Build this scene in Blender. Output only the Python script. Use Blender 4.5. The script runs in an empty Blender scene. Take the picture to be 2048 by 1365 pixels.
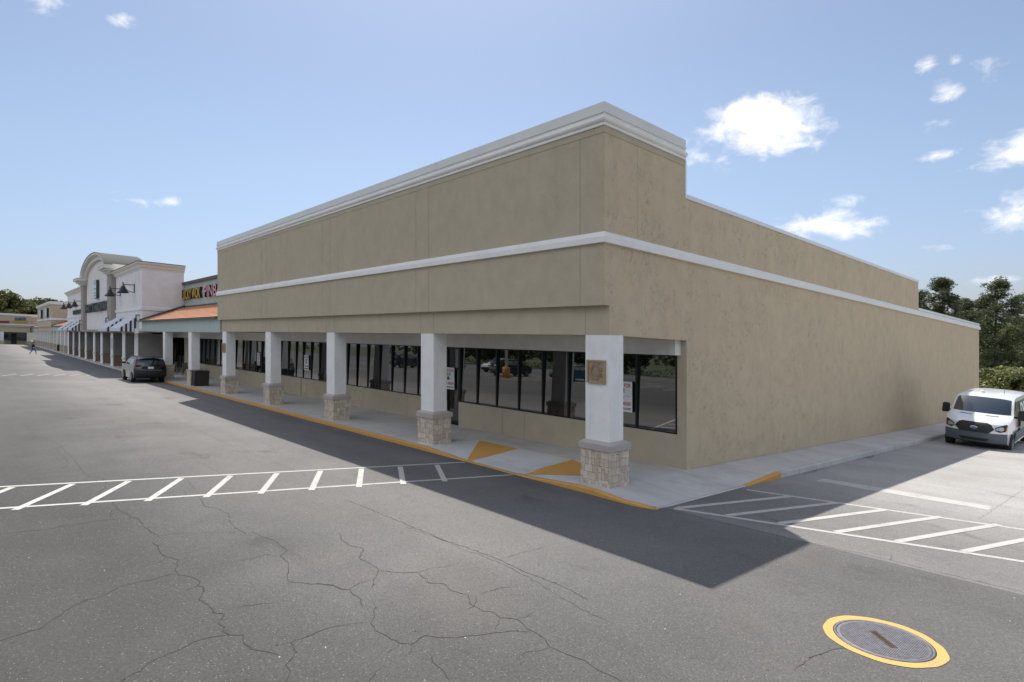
import bpy, math, random
from mathutils import Vector, Matrix
R = math.radians
random.seed(7)
S = bpy.context.scene
COL = S.collection
# ---------------------------------------------------------------- camera
EYE = 3.35
cam_d = bpy.data.cameras.new('camera'); cam = bpy.data.objects.new('camera', cam_d); COL.objects.link(cam)
cam.location = (0, 0, EYE); cam.rotation_euler = (R(90), 0, R(48.0538))
cam_d.sensor_width = 36; cam_d.lens = 1190.6 / 2048 * 36; cam_d.shift_y = -23.5 / 2048
cam_d.clip_start = .1; cam_d.clip_end = 4000
S.camera = cam
# ---------------------------------------------------------------- light
SUN_EL, SUN_AZ = 58.8, -55.3            # azimuth from +Y towards +X
W = bpy.data.worlds.new('World'); S.world = W; W.use_nodes = True
S.view_settings.view_transform = 'Standard'; S.view_settings.look = 'None'
S.view_settings.exposure = 0.66; S.view_settings.gamma = 1
sd = Vector((math.sin(R(SUN_AZ)) * math.cos(R(SUN_EL)), math.cos(R(SUN_AZ)) * math.cos(R(SUN_EL)), math.sin(R(SUN_EL))))
sl = bpy.data.lights.new('sun', 'SUN'); sl.energy = 3.25; sl.angle = R(.53); sl.color = (1, .95, .87)
so = bpy.data.objects.new('sun', sl); COL.objects.link(so); so.rotation_euler = sd.to_track_quat('Z', 'Y').to_euler(); so.location = (0, 0, 60)

class NT:
    """tiny node-tree helper"""
    def __init__(s, tree): s.t = tree; s.n = tree.nodes; s.l = tree.links
    def add(s, ty, ins=None, **props):
        n = s.n.new(ty)
        for k, v in props.items(): setattr(n, k, v)
        for k, v in (ins or {}).items(): s.put(n.inputs[k], v)
        return n
    def put(s, sock, v):
        if isinstance(v, bpy.types.NodeSocket): s.l.new(v, sock)
        elif isinstance(v, bpy.types.Node): s.l.new(v.outputs[0], sock)
        else:
            if sock.type == 'RGBA' and not hasattr(v, '__len__'): v = (v, v, v, 1)
            if sock.type == 'RGBA' and len(v) == 3: v = (*v, 1)
            sock.default_value = v
    def math(s, op, a, b=0.0, c=None, clamp=False):
        n = s.n.new('ShaderNodeMath'); n.operation = op; n.use_clamp = clamp
        s.put(n.inputs[0], a); s.put(n.inputs[1], b)
        if c is not None: s.put(n.inputs[2], c)
        return n.outputs[0]
    def mix(s, f, a, b, mode='MIX'):
        n = s.n.new('ShaderNodeMix'); n.data_type = 'RGBA'; n.blend_type = mode
        s.put(n.inputs[0], f); s.put(n.inputs[6], a); s.put(n.inputs[7], b)
        return n.outputs[2]
    def vmath(s, op, a, b=(0, 0, 0), c=None):
        n = s.n.new('ShaderNodeVectorMath'); n.operation = op
        s.put(n.inputs[0], a); s.put(n.inputs[1], b)
        if c is not None: s.put(n.inputs[2], c)
        return n
    def rng(s, v, a, b, c=0.0, d=1.0, smooth=True):
        n = s.n.new('ShaderNodeMapRange'); n.interpolation_type = 'SMOOTHSTEP' if smooth else 'LINEAR'
        for i, x in enumerate((v, a, b, c, d)): s.put(n.inputs[i], x)
        return n.outputs[0]
    def noise(s, vec, scale, detail=2.0, rough=.5, dist=0.0):
        n = s.n.new('ShaderNodeTexNoise'); s.put(n.inputs['Vector'], vec)
        n.inputs['Scale'].default_value = scale; n.inputs['Detail'].default_value = detail
        n.inputs['Roughness'].default_value = rough; n.inputs['Distortion'].default_value = dist
        return n.outputs[0]

def world_nodes():
    t = NT(W.node_tree); t.n.clear()
    out = t.add('ShaderNodeOutputWorld'); bg = t.add('ShaderNodeBackground')
    sky = t.add('ShaderNodeTexSky', sky_type='NISHITA', sun_disc=False, sun_elevation=R(SUN_EL), sun_rotation=R(SUN_AZ), altitude=10, air_density=1.0, dust_density=1.0, ozone_density=1.5)
    tc = t.add('ShaderNodeTexCoord'); g = tc.outputs['Generated']
    xyz = t.add('ShaderNodeSeparateXYZ', {0: g})
    az = t.math('ARCTAN2', xyz.outputs[0], xyz.outputs[1]); el = t.math('ARCSINE', xyz.outputs[2])
    ae = t.add('ShaderNodeCombineXYZ', {0: az, 1: el}).outputs[0]
    hs = t.add('ShaderNodeHueSaturation', {'Saturation': .75, 'Value': 1.0, 'Color': sky.outputs[0]}).outputs[0]
    g1 = t.mix(t.rng(el, R(-2), R(14), 0, 1, False), (.555, .595, .77), (.665, .725, .80)); g2 = t.mix(t.rng(el, R(24), R(48)), g1, (.98, .98, 1.02))
    hs = t.mix(1.0, hs, g2, 'MULTIPLY')
    # clouds: (azimuth, elevation, half width, half height, weight, tilt) in degrees of sky
    CL = [(-25.2, 17.6, 5.2, 2.7, 1.5, .16), (-26.8, 18.5, 3.0, 1.9, 1.4, 0), (-22.0, 16.9, 2.6, 1.0, 1.0, .1), (-20.3, 8.7, 4.4, 1.4, 1.25, .05), (-7.6, 12.9, 3.6, 1.3, 1.05, -.2), (-7.6, 8.7, 3.2, 1.4, .95, -.2),
          (-31, 15.6, 1.7, 1.5, .62, 0), (-28.4, 14.7, 1.3, .9, .58, .4), (-13.1, 19.9, .8, .8, .6, 0), (-11.3, 19.9, .8, .5, .58, 0), (-12, 18.1, 1.2, .9, .72, 0),
          (-9.3, 19.1, 1.5, 1.3, .6, 0), (-18.4, 10.6, 2.0, .6, .55, 0), (-12.4, 6.4, 1.0, .4, .7, 0), (-12.5, 13.4, 1.7, .5, .7, -.1), (-80.2, 10.4, 2.0, .65, .62, 0), (-77.7, 10.5, 1.4, .5, .5, 0),
          (-86.5, 23.4, 1.9, .8, .7, 0), (-81.4, 23.5, 1.2, .6, .6, 0), (-9, 3.7, 2.2, .4, .8, 0), (-12.3, 15.6, 1.5, .5, .6, 0),
          (20, 14, 7, 3, 1.1, 0), (60, 20, 8, 3, 1.1, 0), (105, 34, 34, 21, 1.6, 0), (150, 38, 34, 24, 1.6, 0), (178, 30, 30, 18, 1.6, 0), (-178, 30, 26, 18, 1.6, 0), (-142, 34, 28, 20, 1.6, 0)]  # last five: unseen cloud bank added behind the camera to brighten the shaded stores
    best = None
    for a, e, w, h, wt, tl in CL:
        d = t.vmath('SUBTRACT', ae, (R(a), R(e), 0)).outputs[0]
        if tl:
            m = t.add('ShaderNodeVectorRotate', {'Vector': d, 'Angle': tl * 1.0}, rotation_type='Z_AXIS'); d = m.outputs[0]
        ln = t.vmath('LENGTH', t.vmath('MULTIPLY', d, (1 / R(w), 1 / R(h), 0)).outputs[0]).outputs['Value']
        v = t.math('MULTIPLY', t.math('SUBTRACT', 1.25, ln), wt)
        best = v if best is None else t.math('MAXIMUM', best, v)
    n1 = t.noise(t.vmath('MULTIPLY', g, (1, 1, 1.7)).outputs[0], 23, 9, .62, .5)
    n2 = t.noise(g, 90, 5, .6)
    dens = t.math('ADD', best, t.math('MULTIPLY', t.math('SUBTRACT', n1, .52), 2.5))
    dens = t.math('ADD', dens, t.math('MULTIPLY', t.math('SUBTRACT', n2, .5), .35))
    m = t.rng(dens, .16, 1.25)
    m = t.math('MULTIPLY', m, t.rng(best, -.05, .15))
    shade = t.rng(t.noise(t.vmath('MULTIPLY', g, (1, 1, 2)).outputs[0], 15, 6, .62), .36, .62, .80, 1.0)
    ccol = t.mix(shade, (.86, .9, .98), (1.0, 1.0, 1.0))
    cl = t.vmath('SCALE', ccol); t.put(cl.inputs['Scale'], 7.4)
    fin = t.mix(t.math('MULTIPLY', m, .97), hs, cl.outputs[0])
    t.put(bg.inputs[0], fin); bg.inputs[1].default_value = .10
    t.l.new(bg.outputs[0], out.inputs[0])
world_nodes()

# ---------------------------------------------------------------- ground shape: the site falls gently towards the back of the stores
K = .0516
def clip(v, a, b): return max(a, min(b, v))
def sh(y): return -K * clip(y, -5, 75)
def gz(x, y): return -K * clip(y, -5, 70) - .05 + .0045 * clip(x + 9, -70, 0) - .005 * clip(y - 15, 0, 40)
def gzs(x, y): return gz(x, y) - sh(y)

# ---------------------------------------------------------------- object helpers
class MB:
    def __init__(s): s.v = []; s.f = []; s.m = []; s.sm = []
    def add(s, vs, fs, mi=0, smooth=False):
        o = len(s.v); s.v += [tuple(p) for p in vs]
        for f in fs: s.f.append([i + o for i in f]); s.m.append(mi); s.sm.append(smooth)
        return s
    def box(s, x0, x1, y0, y1, z0, z1, mi=0):
        return s.add([(x0, y0, z0), (x1, y0, z0), (x1, y1, z0), (x0, y1, z0), (x0, y0, z1), (x1, y0, z1), (x1, y1, z1), (x0, y1, z1)],
                     [(0, 3, 2, 1), (4, 5, 6, 7), (0, 1, 5, 4), (1, 2, 6, 5), (2, 3, 7, 6), (3, 0, 4, 7)], mi)
    def prism(s, poly, axis, a, b, mi=0, smooth=False):
        """poly: 2D points; axis x -> (y,z), y -> (x,z), z -> (x,y)"""
        n = len(poly)
        def P(p, t): return {'x': (t, p[0], p[1]), 'y': (p[0], t, p[1]), 'z': (p[0], p[1], t)}[axis]
        vs = [P(p, a) for p in poly] + [P(p, b) for p in poly]
        s.add(vs, [tuple(range(n))[::-1], tuple(range(n, 2 * n))], mi)
        o = len(s.v) - 2 * n
        for i in range(n):
            j = (i + 1) % n; s.f.append([o + i, o + j, o + n + j, o + n + i]); s.m.append(mi); s.sm.append(smooth)
        return s
    def tube(s, p0, p1, r0, r1=None, seg=8, mi=0, caps=True):
        r1 = r0 if r1 is None else r1
        p0 = Vector(p0); p1 = Vector(p1); d = (p1 - p0)
        if d.length < 1e-6: return s
        q = d.to_track_quat('Z', 'Y')
        vs = []
        for p, r in ((p0, r0), (p1, r1)):
            for i in range(seg):
                a = 2 * math.pi * i / seg; vs.append(p + q @ Vector((r * math.cos(a), r * math.sin(a), 0)))
        fs = [(i, (i + 1) % seg, seg + (i + 1) % seg, seg + i) for i in range(seg)]
        o = len(s.v); s.add(vs, fs, mi, True)
        if caps:
            for f in (tuple(range(seg))[::-1], tuple(range(seg, 2 * seg))):
                s.f.append([o + i for i in f]); s.m.append(mi); s.sm.append(False)
        return s
    def path(s, pts, r, seg=6, mi=0):
        for a, b in zip(pts, pts[1:]): s.tube(a, b, r, r, seg, mi)
        return s
    def lathe(s, prof, c=(0, 0, 0), seg=16, axis='z', mi=0, smooth=True):
        vs = []
        for r, h in prof:
            for i in range(seg):
                a = 2 * math.pi * i / seg; u, w = r * math.cos(a), r * math.sin(a)
                p = {'z': (u, w, h), 'y': (u, h, w), 'x': (h, u, w)}[axis]
                vs.append((c[0] + p[0], c[1] + p[1], c[2] + p[2]))
        fs = []
        for k in range(len(prof) - 1):
            for i in range(seg):
                j = (i + 1) % seg; fs.append((k * seg + i, k * seg + j, (k + 1) * seg + j, (k + 1) * seg + i))
        return s.add(vs, fs, mi, smooth)
    def build(s, name, mat, parent=None, site=False, loc=None, link=True):
        me = bpy.data.meshes.new(name)
        o = Vector((0, 0, 0))
        if site and parent is not None:
            p = parent
            while p is not None: o = o + Vector(p.location); p = p.parent
        if loc is not None and site: o = o + Vector(loc)
        vs = [((x - o[0]), (y - o[1]), (z + (sh(y) if site else 0) - o[2])) for x, y, z in s.v]
        me.from_pydata(vs, [], s.f)
        mats = mat if isinstance(mat, (list, tuple)) else [mat]
        for m in mats: me.materials.append(m)
        for i, p in enumerate(me.polygons): p.material_index = s.m[i]; p.use_smooth = s.sm[i]
        me.update()
        ob = bpy.data.objects.new(name, me); COL.objects.link(ob)
        if parent is not None: ob.parent = parent
        if loc is not None: ob.location = loc
        return ob

def tag(o, label=None, cat=None, group=None, kind=None):
    if label: o['label'] = label
    if cat: o['category'] = cat
    if group: o['group'] = group
    if kind: o['kind'] = kind
    return o
def empty(name, loc=(0, 0, 0), rot=(0, 0, 0), label=None, cat=None, group=None):
    e = bpy.data.objects.new(name, None); COL.objects.link(e); e.location = loc; e.rotation_euler = rot; e.empty_display_size = .2
    return tag(e, label, cat, group)
def copy_tree(o, parent=None):
    c = o.copy(); COL.objects.link(c); c.parent = parent
    for ch in list(o.children): copy_tree(ch, c)
    return c
def dup(o, loc, rot=None, label=None):
    c = copy_tree(o); c.location = loc
    if rot is not None: c.rotation_euler = rot
    if label: c['label'] = label
    return c

def text_obj(name, body, mat, width, height, extrude, parent, origin, xdir, up=(0, 0, 1), bold=0.0):
    """letters as real extruded mesh; origin = lower-left corner on the surface; faces xdir x up"""
    cu = bpy.data.curves.new(name, 'FONT'); cu.body = body; cu.extrude = extrude; cu.offset = bold; cu.resolution_u = 3
    tmp = bpy.data.objects.new('tmp', cu); COL.objects.link(tmp); bpy.context.view_layer.update()
    me = bpy.data.meshes.new_from_object(tmp.evaluated_get(bpy.context.evaluated_depsgraph_get()))
    bpy.data.objects.remove(tmp)
    xs = [v.co.x for v in me.vertices]; ys = [v.co.y for v in me.vertices]
    x0, x1, y0, y1 = min(xs), max(xs), min(ys), max(ys)
    X = Vector(xdir).normalized(); U = Vector(up).normalized(); N = X.cross(U)
    for v in me.vertices:
        a = (v.co.x - x0) / (x1 - x0) * width; b = (v.co.y - y0) / (y1 - y0) * height
        v.co = X * a + U * b + N * (v.co.z + extrude)
    me.materials.clear()
    for m in (mat if isinstance(mat, (list, tuple)) else [mat]): me.materials.append(m)
    if len(me.materials) > 1:
        for p in me.polygons: p.material_index = 0 if abs(p.normal.dot(N)) > .8 else 1
    ob = bpy.data.objects.new(name, me); COL.objects.link(ob); ob.location = origin
    if parent is not None: ob.parent = parent
    return ob

# ---------------------------------------------------------------- materials
def new_mat(name):
    m = bpy.data.materials.new(name); m.use_nodes = True; t = NT(m.node_tree)
    b = t.n['Principled BSDF']; return m, t, b
def pos(t): return t.add('ShaderNodeNewGeometry').outputs['Position']
def objc(t): return t.add('ShaderNodeTexCoord').outputs['Object']
def bump(t, b, h, dist, strength=1.0):
    n = t.add('ShaderNodeBump', {'Height': h, 'Distance': dist, 'Strength': strength}); t.l.new(n.outputs[0], b.inputs['Normal'])
def simple(name, col, rough=.6, metal=0.0, var=.08, scale=6.0, bmp=0.0, spec=None, coat=0.0):
    m, t, b = new_mat(name); p = objc(t)
    n = t.noise(p, scale, 4, .6)
    f = t.rng(n, .25, .75, 1 - var, 1 + var, False)
    c = t.vmath('SCALE', (*col,)); t.put(c.inputs['Scale'], f)
    t.put(b.inputs['Base Color'], c.outputs[0]); b.inputs['Roughness'].default_value = rough; b.inputs['Metallic'].default_value = metal
    if spec is not None: b.inputs['IOR'].default_value = spec
    if coat: b.inputs['Coat Weight'].default_value = coat; b.inputs['Coat Roughness'].default_value = .06
    if bmp: bump(t, b, t.noise(p, scale * 6, 4), bmp)
    return m

def stucco(name, col, marks=1.0, grey=(.92, .97, 1.03)):
    m, t, b = new_mat(name); p = pos(t)
    big = t.noise(p, .35, 4, .55); mid = t.noise(p, 2.2, 5, .6); fine = t.noise(p, 45, 3, .6)
    # skip-trowel scratches: warped, stretched noise ridges, only in patches; groove shade is put into the colour
    w = t.vmath('ADD', t.vmath('MULTIPLY', p, (1.25, 1.25, .5)).outputs[0], t.vmath('SCALE', t.add('ShaderNodeTexNoise', {'Vector': p, 'Scale': 1.6, 'Detail': 3.0}).outputs[1]).outputs[0]).outputs[0]
    r = t.noise(w, 8.0, 3, .5, 1.2)
    ridge = t.math('ABSOLUTE', t.math('SUBTRACT', r, .5))
    line = t.rng(ridge, .0, .02, 1.0, 0.0)
    patch = t.rng(t.noise(p, 1.9, 5, .7), .44, .6)
    gate = t.rng(t.noise(p, 8, 3, .6), .42, .56)
    sc = t.math('MULTIPLY', t.math('MULTIPLY', line, patch), gate)
    f = t.math('ADD', t.rng(big, .3, .7, .97, 1.03, False), t.rng(mid, .25, .75, -.07, .07, False))
    streak = t.rng(t.noise(t.vmath('MULTIPLY', p, (1.5, 1.5, .12)).outputs[0], 2.0, 4, .6), .52, .8, 0, .06)
    f = t.math('SUBTRACT', t.math('SUBTRACT', f, streak), t.math('MULTIPLY', sc, .21 * marks))
    c = t.vmath('SCALE', (*col,)); t.put(c.inputs['Scale'], f)
    t.put(b.inputs['Base Color'], c.outputs[0]); b.inputs['Roughness'].default_value = .92; b.inputs['Specular IOR Level'].default_value = .25
    h = t.math('ADD', t.math('MULTIPLY', t.math('SUBTRACT', 1.0, sc), .9 * marks), t.math('ADD', t.math('MULTIPLY', fine, .25), t.math('MULTIPLY', t.noise(w, 5, 4, .6), 1.1)))
    bump(t, b, h, .014, .75)
    return m

def asphalt():
    m, t, b = new_mat('asphalt'); p = pos(t); s = t.add('ShaderNodeSeparateXYZ', {0: p}); X, Y = s.outputs[0], s.outputs[1]
    flat = t.add('ShaderNodeCombineXYZ', {0: X, 1: Y}).outputs[0]
    big = t.noise(flat, .11, 4, .6, .4); mid = t.noise(flat, .55, 5, .62, .3)
    along = t.noise(t.vmath('MULTIPLY', flat, (.12, 1, 1)).outputs[0], .8, 5, .6)
    fine = t.noise(flat, 55, 3, .7); 
    v = t.add('ShaderNodeTexVoronoi', {'Vector': flat, 'Scale': 62.0}, feature='F1'); rnd = t.add('ShaderNodeSeparateColor', {0: v.outputs['Color']}).outputs[0]
    v2 = t.add('ShaderNodeTexVoronoi', {'Vector': flat, 'Scale': 19.0}, feature='F1'); rnd2 = t.add('ShaderNodeSeparateColor', {0: v2.outputs['Color']})
    # tone: worn pale lane near the stores, darker newer binder towards the open lot, paler resurfaced side lot
    lane = t.rng(t.math('ADD', Y, t.math('MULTIPLY', t.math('SUBTRACT', big, .5), 7.0)), 1.0, 7.5)
    tone = t.math('MULTIPLY_ADD', lane, .66, .46)
    far = t.rng(X, -45, -13, .28, 0.0)
    tone = t.math('MULTIPLY', t.math('ADD', tone, far), t.rng(X, -9.5, -3, 1.0, .72))
    edge = t.math('SUBTRACT', Y, t.math('MULTIPLY_ADD', t.math('ADD', X, 7.5), .045, 11.47))
    side = t.math('MULTIPLY', t.math('GREATER_THAN', edge, 0.0), t.math('GREATER_THAN', X, -7.9))
    sidetone = t.rng(Y, 13, 20, 1.28, 2.5)
    tone = t.math('ADD', t.math('MULTIPLY', tone, t.math('SUBTRACT', 1.0, side)), t.math('MULTIPLY', side, sidetone))
    tone = t.math('MULTIPLY', tone, t.math('ADD', t.rng(mid, .3, .7, .91, 1.08, False), t.rng(along, .3, .7, -.08, .07, False)))
    # sealed strip at the kerb, plus a wider band of painted store shade
    curb_seal_shade = t.math('MULTIPLY', t.math('ADD', t.rng(t.math('ADD', Y, t.math('MULTIPLY', mid, .6)), 7.6, 9.2, 0, .17), t.rng(t.math('ADD', Y, mid), 10.4, 11.3, 0, .14)), t.rng(X, -8.5, -6.5, 1, 0))
    tone = t.math('SUBTRACT', tone, curb_seal_shade)
    st = t.rng(rnd, 0, 1, .80, 1.22, False); tone = t.math('MULTIPLY', tone, st)
    tone = t.math('MULTIPLY', tone, t.rng(fine, .25, .75, .90, 1.10, False))
    c = t.vmath('SCALE', (.158, .1535, .148)); t.put(c.inputs['Scale'], tone)
    stone = t.rng(rnd, .955, .985); stone = t.math('MULTIPLY', stone, t.rng(v.outputs['Distance'], .25, .42, 1, 0))
    col = t.mix(stone, c.outputs[0], (.33, .31, .285))
    rare = t.math('MULTIPLY', t.rng(rnd2.outputs[1], .993, .996), t.rng(v2.outputs['Distance'], .12, .2, 1, 0))
    col = t.mix(rare, col, (.7, .66, .6))
    warm = t.rng(t.noise(flat, .35, 4, .6), .5, .75, 0, .22)
    col = t.mix(warm, col, t.mix(.5, col, (.22, .19, .15)))
    oil = t.math('MULTIPLY', t.rng(t.noise(t.vmath('MULTIPLY', flat, (.5, 1, 1)).outputs[0], .9, 5, .6, .5), .60, .74), .5)
    col = t.mix(oil, col, (.07, .068, .066))
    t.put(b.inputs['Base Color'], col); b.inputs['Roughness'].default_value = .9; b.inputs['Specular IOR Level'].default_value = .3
    h = t.math('ADD', t.math('MULTIPLY', t.math('SUBTRACT', 1.0, v.outputs['Distance']), .8), fine)
    bump(t, b, h, .006, .7)
    return m

def paint(name, col, wear=.35):
    m, t, b = new_mat(name); p = pos(t)
    n = t.noise(p, 60, 4, .75); n2 = t.noise(p, 2.5, 5, .7)
    k = t.math('ADD', t.math('MULTIPLY', n, .62), t.math('MULTIPLY', n2, .38))
    f = t.rng(k, .56 - wear * .1, .66, 0, 1)
    cc = t.vmath('SCALE', (*col,)); t.put(cc.inputs['Scale'], t.rng(n2, .25, .75, .86, 1.06, False))
    t.put(b.inputs['Base Color'], t.mix(t.math('MULTIPLY', f, wear * 2), cc.outputs[0], (.16, .155, .15)))
    b.inputs['Roughness'].default_value = .75; bump(t, b, n, .004, .6)
    return m

def concrete(name, col, joints=True):
    m, t, b = new_mat(name); p = pos(t); s = t.add('ShaderNodeSeparateXYZ', {0: p})
    big = t.noise(p, .5, 5, .62, .5); mid = t.noise(p, 3, 6, .7); fine = t.noise(p, 70, 3, .6)
    f = t.math('MULTIPLY', t.rng(big, .3, .7, .84, 1.08, False), t.rng(mid, .25, .75, .92, 1.07, False))
    f = t.math('MULTIPLY', f, t.rng(fine, .2, .8, .93, 1.07, False))
    if joints:
        for sk, per, off in ((0, 3.75, .2), (1, 1.95, .95)):
            fr = t.math('FRACT', t.math('DIVIDE', t.math('ADD', s.outputs[sk], off + 1000 * per), per))
            ln = t.math('LESS_THAN', fr, .014 / per * 1.3)
            f = t.math('MULTIPLY', f, t.math('MULTIPLY_ADD', ln, -.42, 1.0))
    c = t.vmath('SCALE', (*col,)); t.put(c.inputs['Scale'], f)
    stain = t.rng(t.noise(t.vmath('MULTIPLY', p, (.35, 1, 1)).outputs[0], 1.1, 6, .7, .6), .5, .72, 0, .45)
    t.put(b.inputs['Base Color'], t.mix(stain, c.outputs[0], tuple(x * .62 for x in col)))
    b.inputs['Roughness'].default_value = .85; bump(t, b, t.math('ADD', fine, mid), .004, .6)
    return m

def stone_mat():
    m, t, b = new_mat('travertine_blocks'); p = pos(t); s = t.add('ShaderNodeSeparateXYZ', {0: p})
    u = t.math('ADD', s.outputs[0], t.math('MULTIPLY', s.outputs[1], 1.0))
    zz = t.math('ADD', s.outputs[2], t.math('MULTIPLY', s.outputs[1], K))
    uv = t.add('ShaderNodeCombineXYZ', {0: u, 1: zz}).outputs[0]
    vu = t.add('ShaderNodeCombineXYZ', {0: zz, 1: u}).outputs[0]
    def blocks(vec, w, h, off, sq, fr):
        return t.add('ShaderNodeTexBrick', {'Vector': vec, 'Color1': (.72, .63, .52), 'Color2': (.50, .385, .275), 'Mortar': (.30, .25, .195), 'Scale': 1.0, 'Mortar Size': .0045, 'Mortar Smooth': .3, 'Bias': -.2, 'Brick Width': w, 'Row Height': h}, offset=off, offset_frequency=2, squash=sq, squash_frequency=fr)
    b1 = blocks(uv, .26, .19, .43, .5, 3); b2 = blocks(vu, .24, .105, .37, .65, 2)
    ck = t.math('MODULO', t.math('ADD', t.math('FLOOR', t.math('DIVIDE', t.math('ADD', u, 500.07), .42)), t.math('FLOOR', t.math('DIVIDE', t.math('ADD', zz, 50.0), .38))), 2.0)
    brc = t.mix(ck, b1.outputs[0], b2.outputs[0]); brf = t.math('ADD', t.math('MULTIPLY', t.math('SUBTRACT', 1.0, ck), b1.outputs[1]), t.math('MULTIPLY', ck, b2.outputs[1]))
    n = t.noise(t.vmath('MULTIPLY', p, (1, 1, 2.2)).outputs[0], 22, 6, .75, 1.0); n2 = t.noise(p, 5, 4, .6)
    f = t.math('MULTIPLY', t.rng(n, .3, .7, .74, 1.15, False), t.rng(n2, .3, .7, .9, 1.1, False))
    c = t.vmath('SCALE', brc); t.put(c.inputs['Scale'], f)
    pit = t.rng(t.noise(p, 60, 4, .7, .8), .62, .68)
    t.put(b.inputs['Base Color'], t.mix(t.math('MULTIPLY', pit, .55), c.outputs[0], (.16, .12, .085)))
    b.inputs['Roughness'].default_value = .85
    h = t.math('SUBTRACT', t.math('ADD', n, t.math('MULTIPLY', brf, -2.0)), pit); bump(t, b, h, .006, .8)
    return m

def glass_dark(name, base=(.008, .010, .011), ior=2.6):
    m, t, b = new_mat(name); p = objc(t)
    b.inputs['Base Color'].default_value = (*base, 1); b.inputs['Roughness'].default_value = .015; b.inputs['IOR'].default_value = ior
    bump(t, b, t.noise(pos(t), .55, 2, .4), .0045, .5)
    return m

def brick_mat(name, c1, c2, mort):
    m, t, b = new_mat(name); p = pos(t); s = t.add('ShaderNodeSeparateXYZ', {0: p})
    u = t.math('ADD', s.outputs[0], s.outputs[1]); uv = t.add('ShaderNodeCombineXYZ', {0: u, 1: s.outputs[2]}).outputs[0]
    br = t.add('ShaderNodeTexBrick', {'Vector': uv, 'Color1': c1, 'Color2': c2, 'Mortar': mort, 'Scale': 1.0, 'Mortar Size': .012, 'Brick Width': .3, 'Row Height': .1})
    c = t.vmath('SCALE', br.outputs[0]); t.put(c.inputs['Scale'], t.rng(t.noise(p, 1.2, 4), .3, .7, .92, 1.06, False))
    t.put(b.inputs['Base Color'], c.outputs[0]); b.inputs['Roughness'].default_value = .88
    bump(t, b, br.outputs[1], .01, -.6); return m

def leaf_mat(name, cols, scale=.8):
    m, t, b = new_mat(name); p = pos(t)
    g = t.add('ShaderNodeNewGeometry'); r = g.outputs['Random Per Island']
    n = t.noise(p, scale, 3, .6)
    c = t.mix(t.rng(n, .35, .65), cols[0], cols[1]); c = t.mix(t.rng(r, .3, 1, 0, .7), c, cols[2])
    t.put(b.inputs['Base Color'], c); b.inputs['Roughness'].default_value = .65; b.inputs['Specular IOR Level'].default_value = .3
    tr = t.add('ShaderNodeBsdfTranslucent', {'Color': c}); mx = t.add('ShaderNodeMixShader', {0: .25, 1: b.outputs[0], 2: tr.outputs[0]})
    t.l.new(mx.outputs[0], t.n['Material Output'].inputs[0]); return m

M = {}
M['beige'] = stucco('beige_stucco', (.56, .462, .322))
M['beige_front_shade'] = stucco('beige_stucco_front_shade', (.485, .422, .315), .3)  # same stucco as the side wall, with the front's cooler shade in its colour
M['beige_far'] = stucco('beige_stucco_smooth', (.50, .435, .33), .2)
M['white_st'] = stucco('white_stucco', (.85, .84, .82), .3)
M['teal'] = stucco('pale_green_stucco', (.42, .50, .475), .2)
M['grey_st'] = stucco('grey_painted_stucco', (.74, .715, .67), .2)
M['cream'] = simple('cream_moulding', (.83, .81, .77), .55, var=.06, scale=1.5)
M['coping'] = simple('painted_metal_coping', (.73, .72, .69), .4, var=.05, scale=1.2)
M['white_metal'] = simple('white_metal', (.78, .79, .80), .35, var=.04)
M['cap'] = simple('taupe_cast_cap', (.46, .41, .375), .7, var=.07, scale=5, bmp=.004)
M['joint'] = simple('joint_shadow_gap', (.29, .25, .195), .9)
M['stone'] = stone_mat()
M['asphalt'] = asphalt()
M['crack'] = simple('crack_fill', (.05, .045, .04), .95, var=.4, scale=9)
M['white_paint'] = paint('white_line_paint', (.55, .54, .51), .6)
M['faint_paint'] = paint('worn_line_paint', (.34, .335, .32), .6)
M['yellow_paint'] = paint('yellow_kerb_paint', (.70, .37, .09), .4)
M['yellow_ring'] = paint('yellow_ring_paint', (.72, .43, .13), .55)
M['conc'] = concrete('sidewalk_concrete', (.58, .565, .54))
M['conc_lt'] = concrete('pale_ramp_concrete', (.66, .665, .66), False)
M['frame'] = simple('black_aluminium', (.012, .012, .013), .35, .3)
M['glass'] = glass_dark('tinted_glass')
M['iron'] = simple('cast_iron', (.19, .185, .20), .6, .25, .3, 14)
M['rust'] = simple('rusty_iron', (.09, .055, .035), .8, .2, .3, 25)
M['ceil'] = simple('arcade_ceiling', (.74, .74, .72), .8)
M['tan'] = simple('tan_medallion', (.36, .27, .18), .7, var=.12, scale=8, bmp=.004)
M['pink'] = brick_mat('painted_brick', (.81, .78, .775), (.79, .755, .75), (.74, .70, .70))
M['gbrick'] = brick_mat('grey_brown_brick', (.30, .275, .26), (.26, .24, .23), (.34, .32, .30))
M['bbrick'] = brick_mat('brown_brick', (.26, .17, .12), (.21, .135, .10), (.30, .25, .21))
M['offwhite'] = simple('off_white_trim', (.74, .70, .64), .7)
M['taupe'] = simple('taupe_pilaster', (.34, .30, .265), .8)
M['dark_metal'] = simple('dark_bronze_metal', (.10, .085, .08), .5, .3)
M['roof_metal'] = simple('standing_seam_metal', (.06, .065, .062), .85, 0.0)
M['black'] = simple('black_enamel', (.02, .02, .025), .4)
M['white'] = simple('plain_white', (.8, .8, .8), .6)
M['navy'] = simple('navy_cloth', (.008, .018, .075), .9)
M['jean'] = simple('blue_denim', (.03, .09, .24), .9)
M['tealcl'] = simple('teal_cloth', (.02, .30, .33), .9)
M['darkcl'] = simple('dark_cloth', (.02, .02, .025), .9)
M['skin'] = simple('skin', (.42, .25, .17), .6)
M['skin_dk'] = simple('skin_deep', (.12, .06, .04), .6)
M['hair'] = simple('dark_hair', (.02, .014, .01), .7)
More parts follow.
